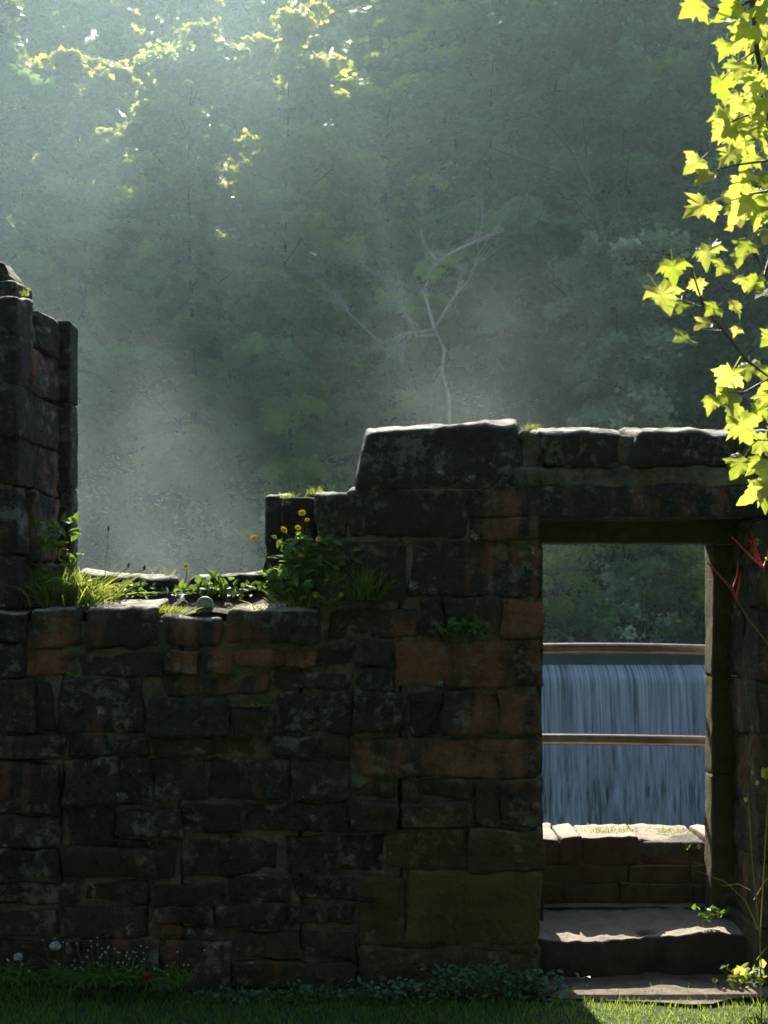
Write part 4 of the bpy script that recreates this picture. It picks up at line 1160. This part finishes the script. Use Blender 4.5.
# bare young shoots with red leaf stalks, lower right
def shoot(label, stems, reds, leaves, D, root):
    t = empty('sapling', root); off = Matrix.Translation(-Vector(root))
    for pl, r0 in stems:
        b = MB(); q = [P(x, y, D) if not isinstance(x, str) else Vector(root) for x, y in pl]
        n = len(q); b.tube(q, [r0 * (1 - .5 * i / (n - 1)) for i in range(n)], 6); b.build('stem', M['greentwig'], t).matrix_parent_inverse = off
    for pl in reds:
        b = MB(); q = [P(x, y, D) for x, y in pl]
        b.tube(q, [.0044, .0038, .003][:len(q)] if len(q) < 4 else .003, 6); b.build('leaf_stalk', M['redtwig'], t).matrix_parent_inverse = off
    for (x, y, s) in leaves:
        b = MB(); b.leaf(P(x, y, D), (random.gauss(-.3, .5), -.2, random.gauss(.3, .5)), (0, -1, .4), s, s * .7); b.build('leaf', M['maple'], t).matrix_parent_inverse = off
    return tag(t, label, 'sapling', 'bare shoots by the right jamb')
r1 = (P(800, 1000, 5.2).x, 5.2 - DIST, 0)
shoot('young shoot with fan of red leaf stalks just left of the right edge', [([('r', 0), (806, 760), (790, 680), (768, 644), (750, 622), (737, 601)], .006)],
      [[(737, 601), (733, 590), (707, 562)], [(737, 599), (730, 588), (724, 580)], [(733, 588), (737, 575), (738, 562)], [(736, 597), (739, 585), (741, 572)]], [], 5.2, r1)
r2 = (P(790, 1000, 5.25).x, 5.25 - DIST, 0)
shoot('young shoot with red leaf stalks at the very right edge', [([('r', 0), (786, 720), (770, 620), (764, 570)], .006)],
      [[(763, 568), (752, 558), (732, 537)], [(762, 566), (755, 548), (751, 530)], [(764, 566), (768, 555), (770, 540)], [(758, 560), (754, 552), (750, 540)]], [(768, 560, .02)], 5.25, r2)
r3 = (P(762, 1002, 5.35).x, 5.35 - DIST, 0)
shoot('thin spindly shoot with few lit leaves beside the right jamb', [([('r', 0), (760, 940), (752, 860), (748, 790), (752, 765)], .004), ([(758, 930), (745, 900), (725, 882), (697, 871)], .0028), ([(757, 960), (768, 945)], .003), ([(754, 900), (766, 880), (776, 872)], .0025), ([(750, 890), (738, 884), (722, 886)], .002), ([(760, 940), (768, 800), (764, 770)], .003)],
      [[(748, 790), (744, 772), (746, 764)]], [(766, 779, .06), (757, 785, .03), (747, 802, .03), (752, 770, .025), (744, 975, .05), (764, 968, .05), (740, 968, .04), (770, 780, .06)], 5.35, r3)

# ------------------------------------------------------------------ damp air
def air(name, density, x0, x1, y0, y1, z0, z1, aniso=.6, col=(0.63, 0.92, 0.95, 1)):
    m, nt, b_, out = new_mat(name + '_air')
    nt.nodes.remove(b_)
    pv = nd(nt, 'ShaderNodeVolumePrincipled')
    pv.inputs['Color'].default_value = col
    pv.inputs['Density'].default_value = density
    pv.inputs['Anisotropy'].default_value = aniso
    nt.links.new(pv.outputs[0], out.inputs['Volume'])
    hb = MB()
    hb.v = [Vector(p) for p in ((x0, y0, z0), (x1, y0, z0), (x1, y1, z0), (x0, y1, z0), (x0, y0, z1), (x1, y0, z1), (x1, y1, z1), (x0, y1, z1))]
    hb.f = [(0, 3, 2, 1), (4, 5, 6, 7), (0, 1, 5, 4), (1, 2, 6, 5), (2, 3, 7, 6), (3, 0, 4, 7)]
    return tag(hb.build(name, m, None, False), kind='stuff')
air('haze', 0.0002, -130, 130, -90, 130, -8.4, 62)
# mist hanging in the gorge, from the river wall to the wooded slope
air('mist', 0.00028, -125, 125, 2.2, 126, -8.0, 60)

# drifting spray just behind the wall, thicker in wisps
def wisp(name, label, c, size, density, seed, col=(.84, .94, .97, 1)):
    m, nt, b_, out = new_mat(name + '_vapour')
    nt.nodes.remove(b_)
    tc = nd(nt, 'ShaderNodeTexCoord').outputs['Object']
    ln = nd(nt, 'ShaderNodeVectorMath', operation='LENGTH'); nt.links.new(tc, ln.inputs[0])
    nz = noise_tex(nt, 2.1, 2, .5, tc, .6); nz.node.noise_dimensions = '4D'; nz.node.inputs['W'].default_value = seed
    f = math_n(nt, 'MULTIPLY', ramp(nt, ln.outputs['Value'], 1.0, .15), ramp(nt, nz, .35, .7))
    pv = nd(nt, 'ShaderNodeVolumePrincipled')
    pv.inputs['Color'].default_value = col; pv.inputs['Anisotropy'].default_value = .45
    nt.links.new(math_n(nt, 'MULTIPLY', f, density), pv.inputs['Density'])
    nt.links.new(pv.outputs[0], out.inputs['Volume'])
    bm = bmesh.new(); bmesh.ops.create_icosphere(bm, subdivisions=3, radius=1.0)
    me = bpy.data.meshes.new(name); bm.to_mesh(me); bm.free(); me.materials.append(m)
    o = link(name, me, None, c); o.scale = size
    return tag(o, label, 'mist', kind='stuff')
wisp('spray_mist', 'pale spray mist rising behind the broken window gap', (-5.4, 14, 1.0), (4.4, 8, 6.2), .032, 1.3)
wisp('spray_mist', 'thin wisp of mist drifting above the big top stone', (1.6, 15, 4.6), (3.2, 6, 3.4), .010, 4.1)
wisp('spray_mist', 'bank of sunlit mist hanging before the trees at upper left', (-13, 27, 13), (18, 20, 19), .0082, 7.7, (.66, .90, 1.0, 1))
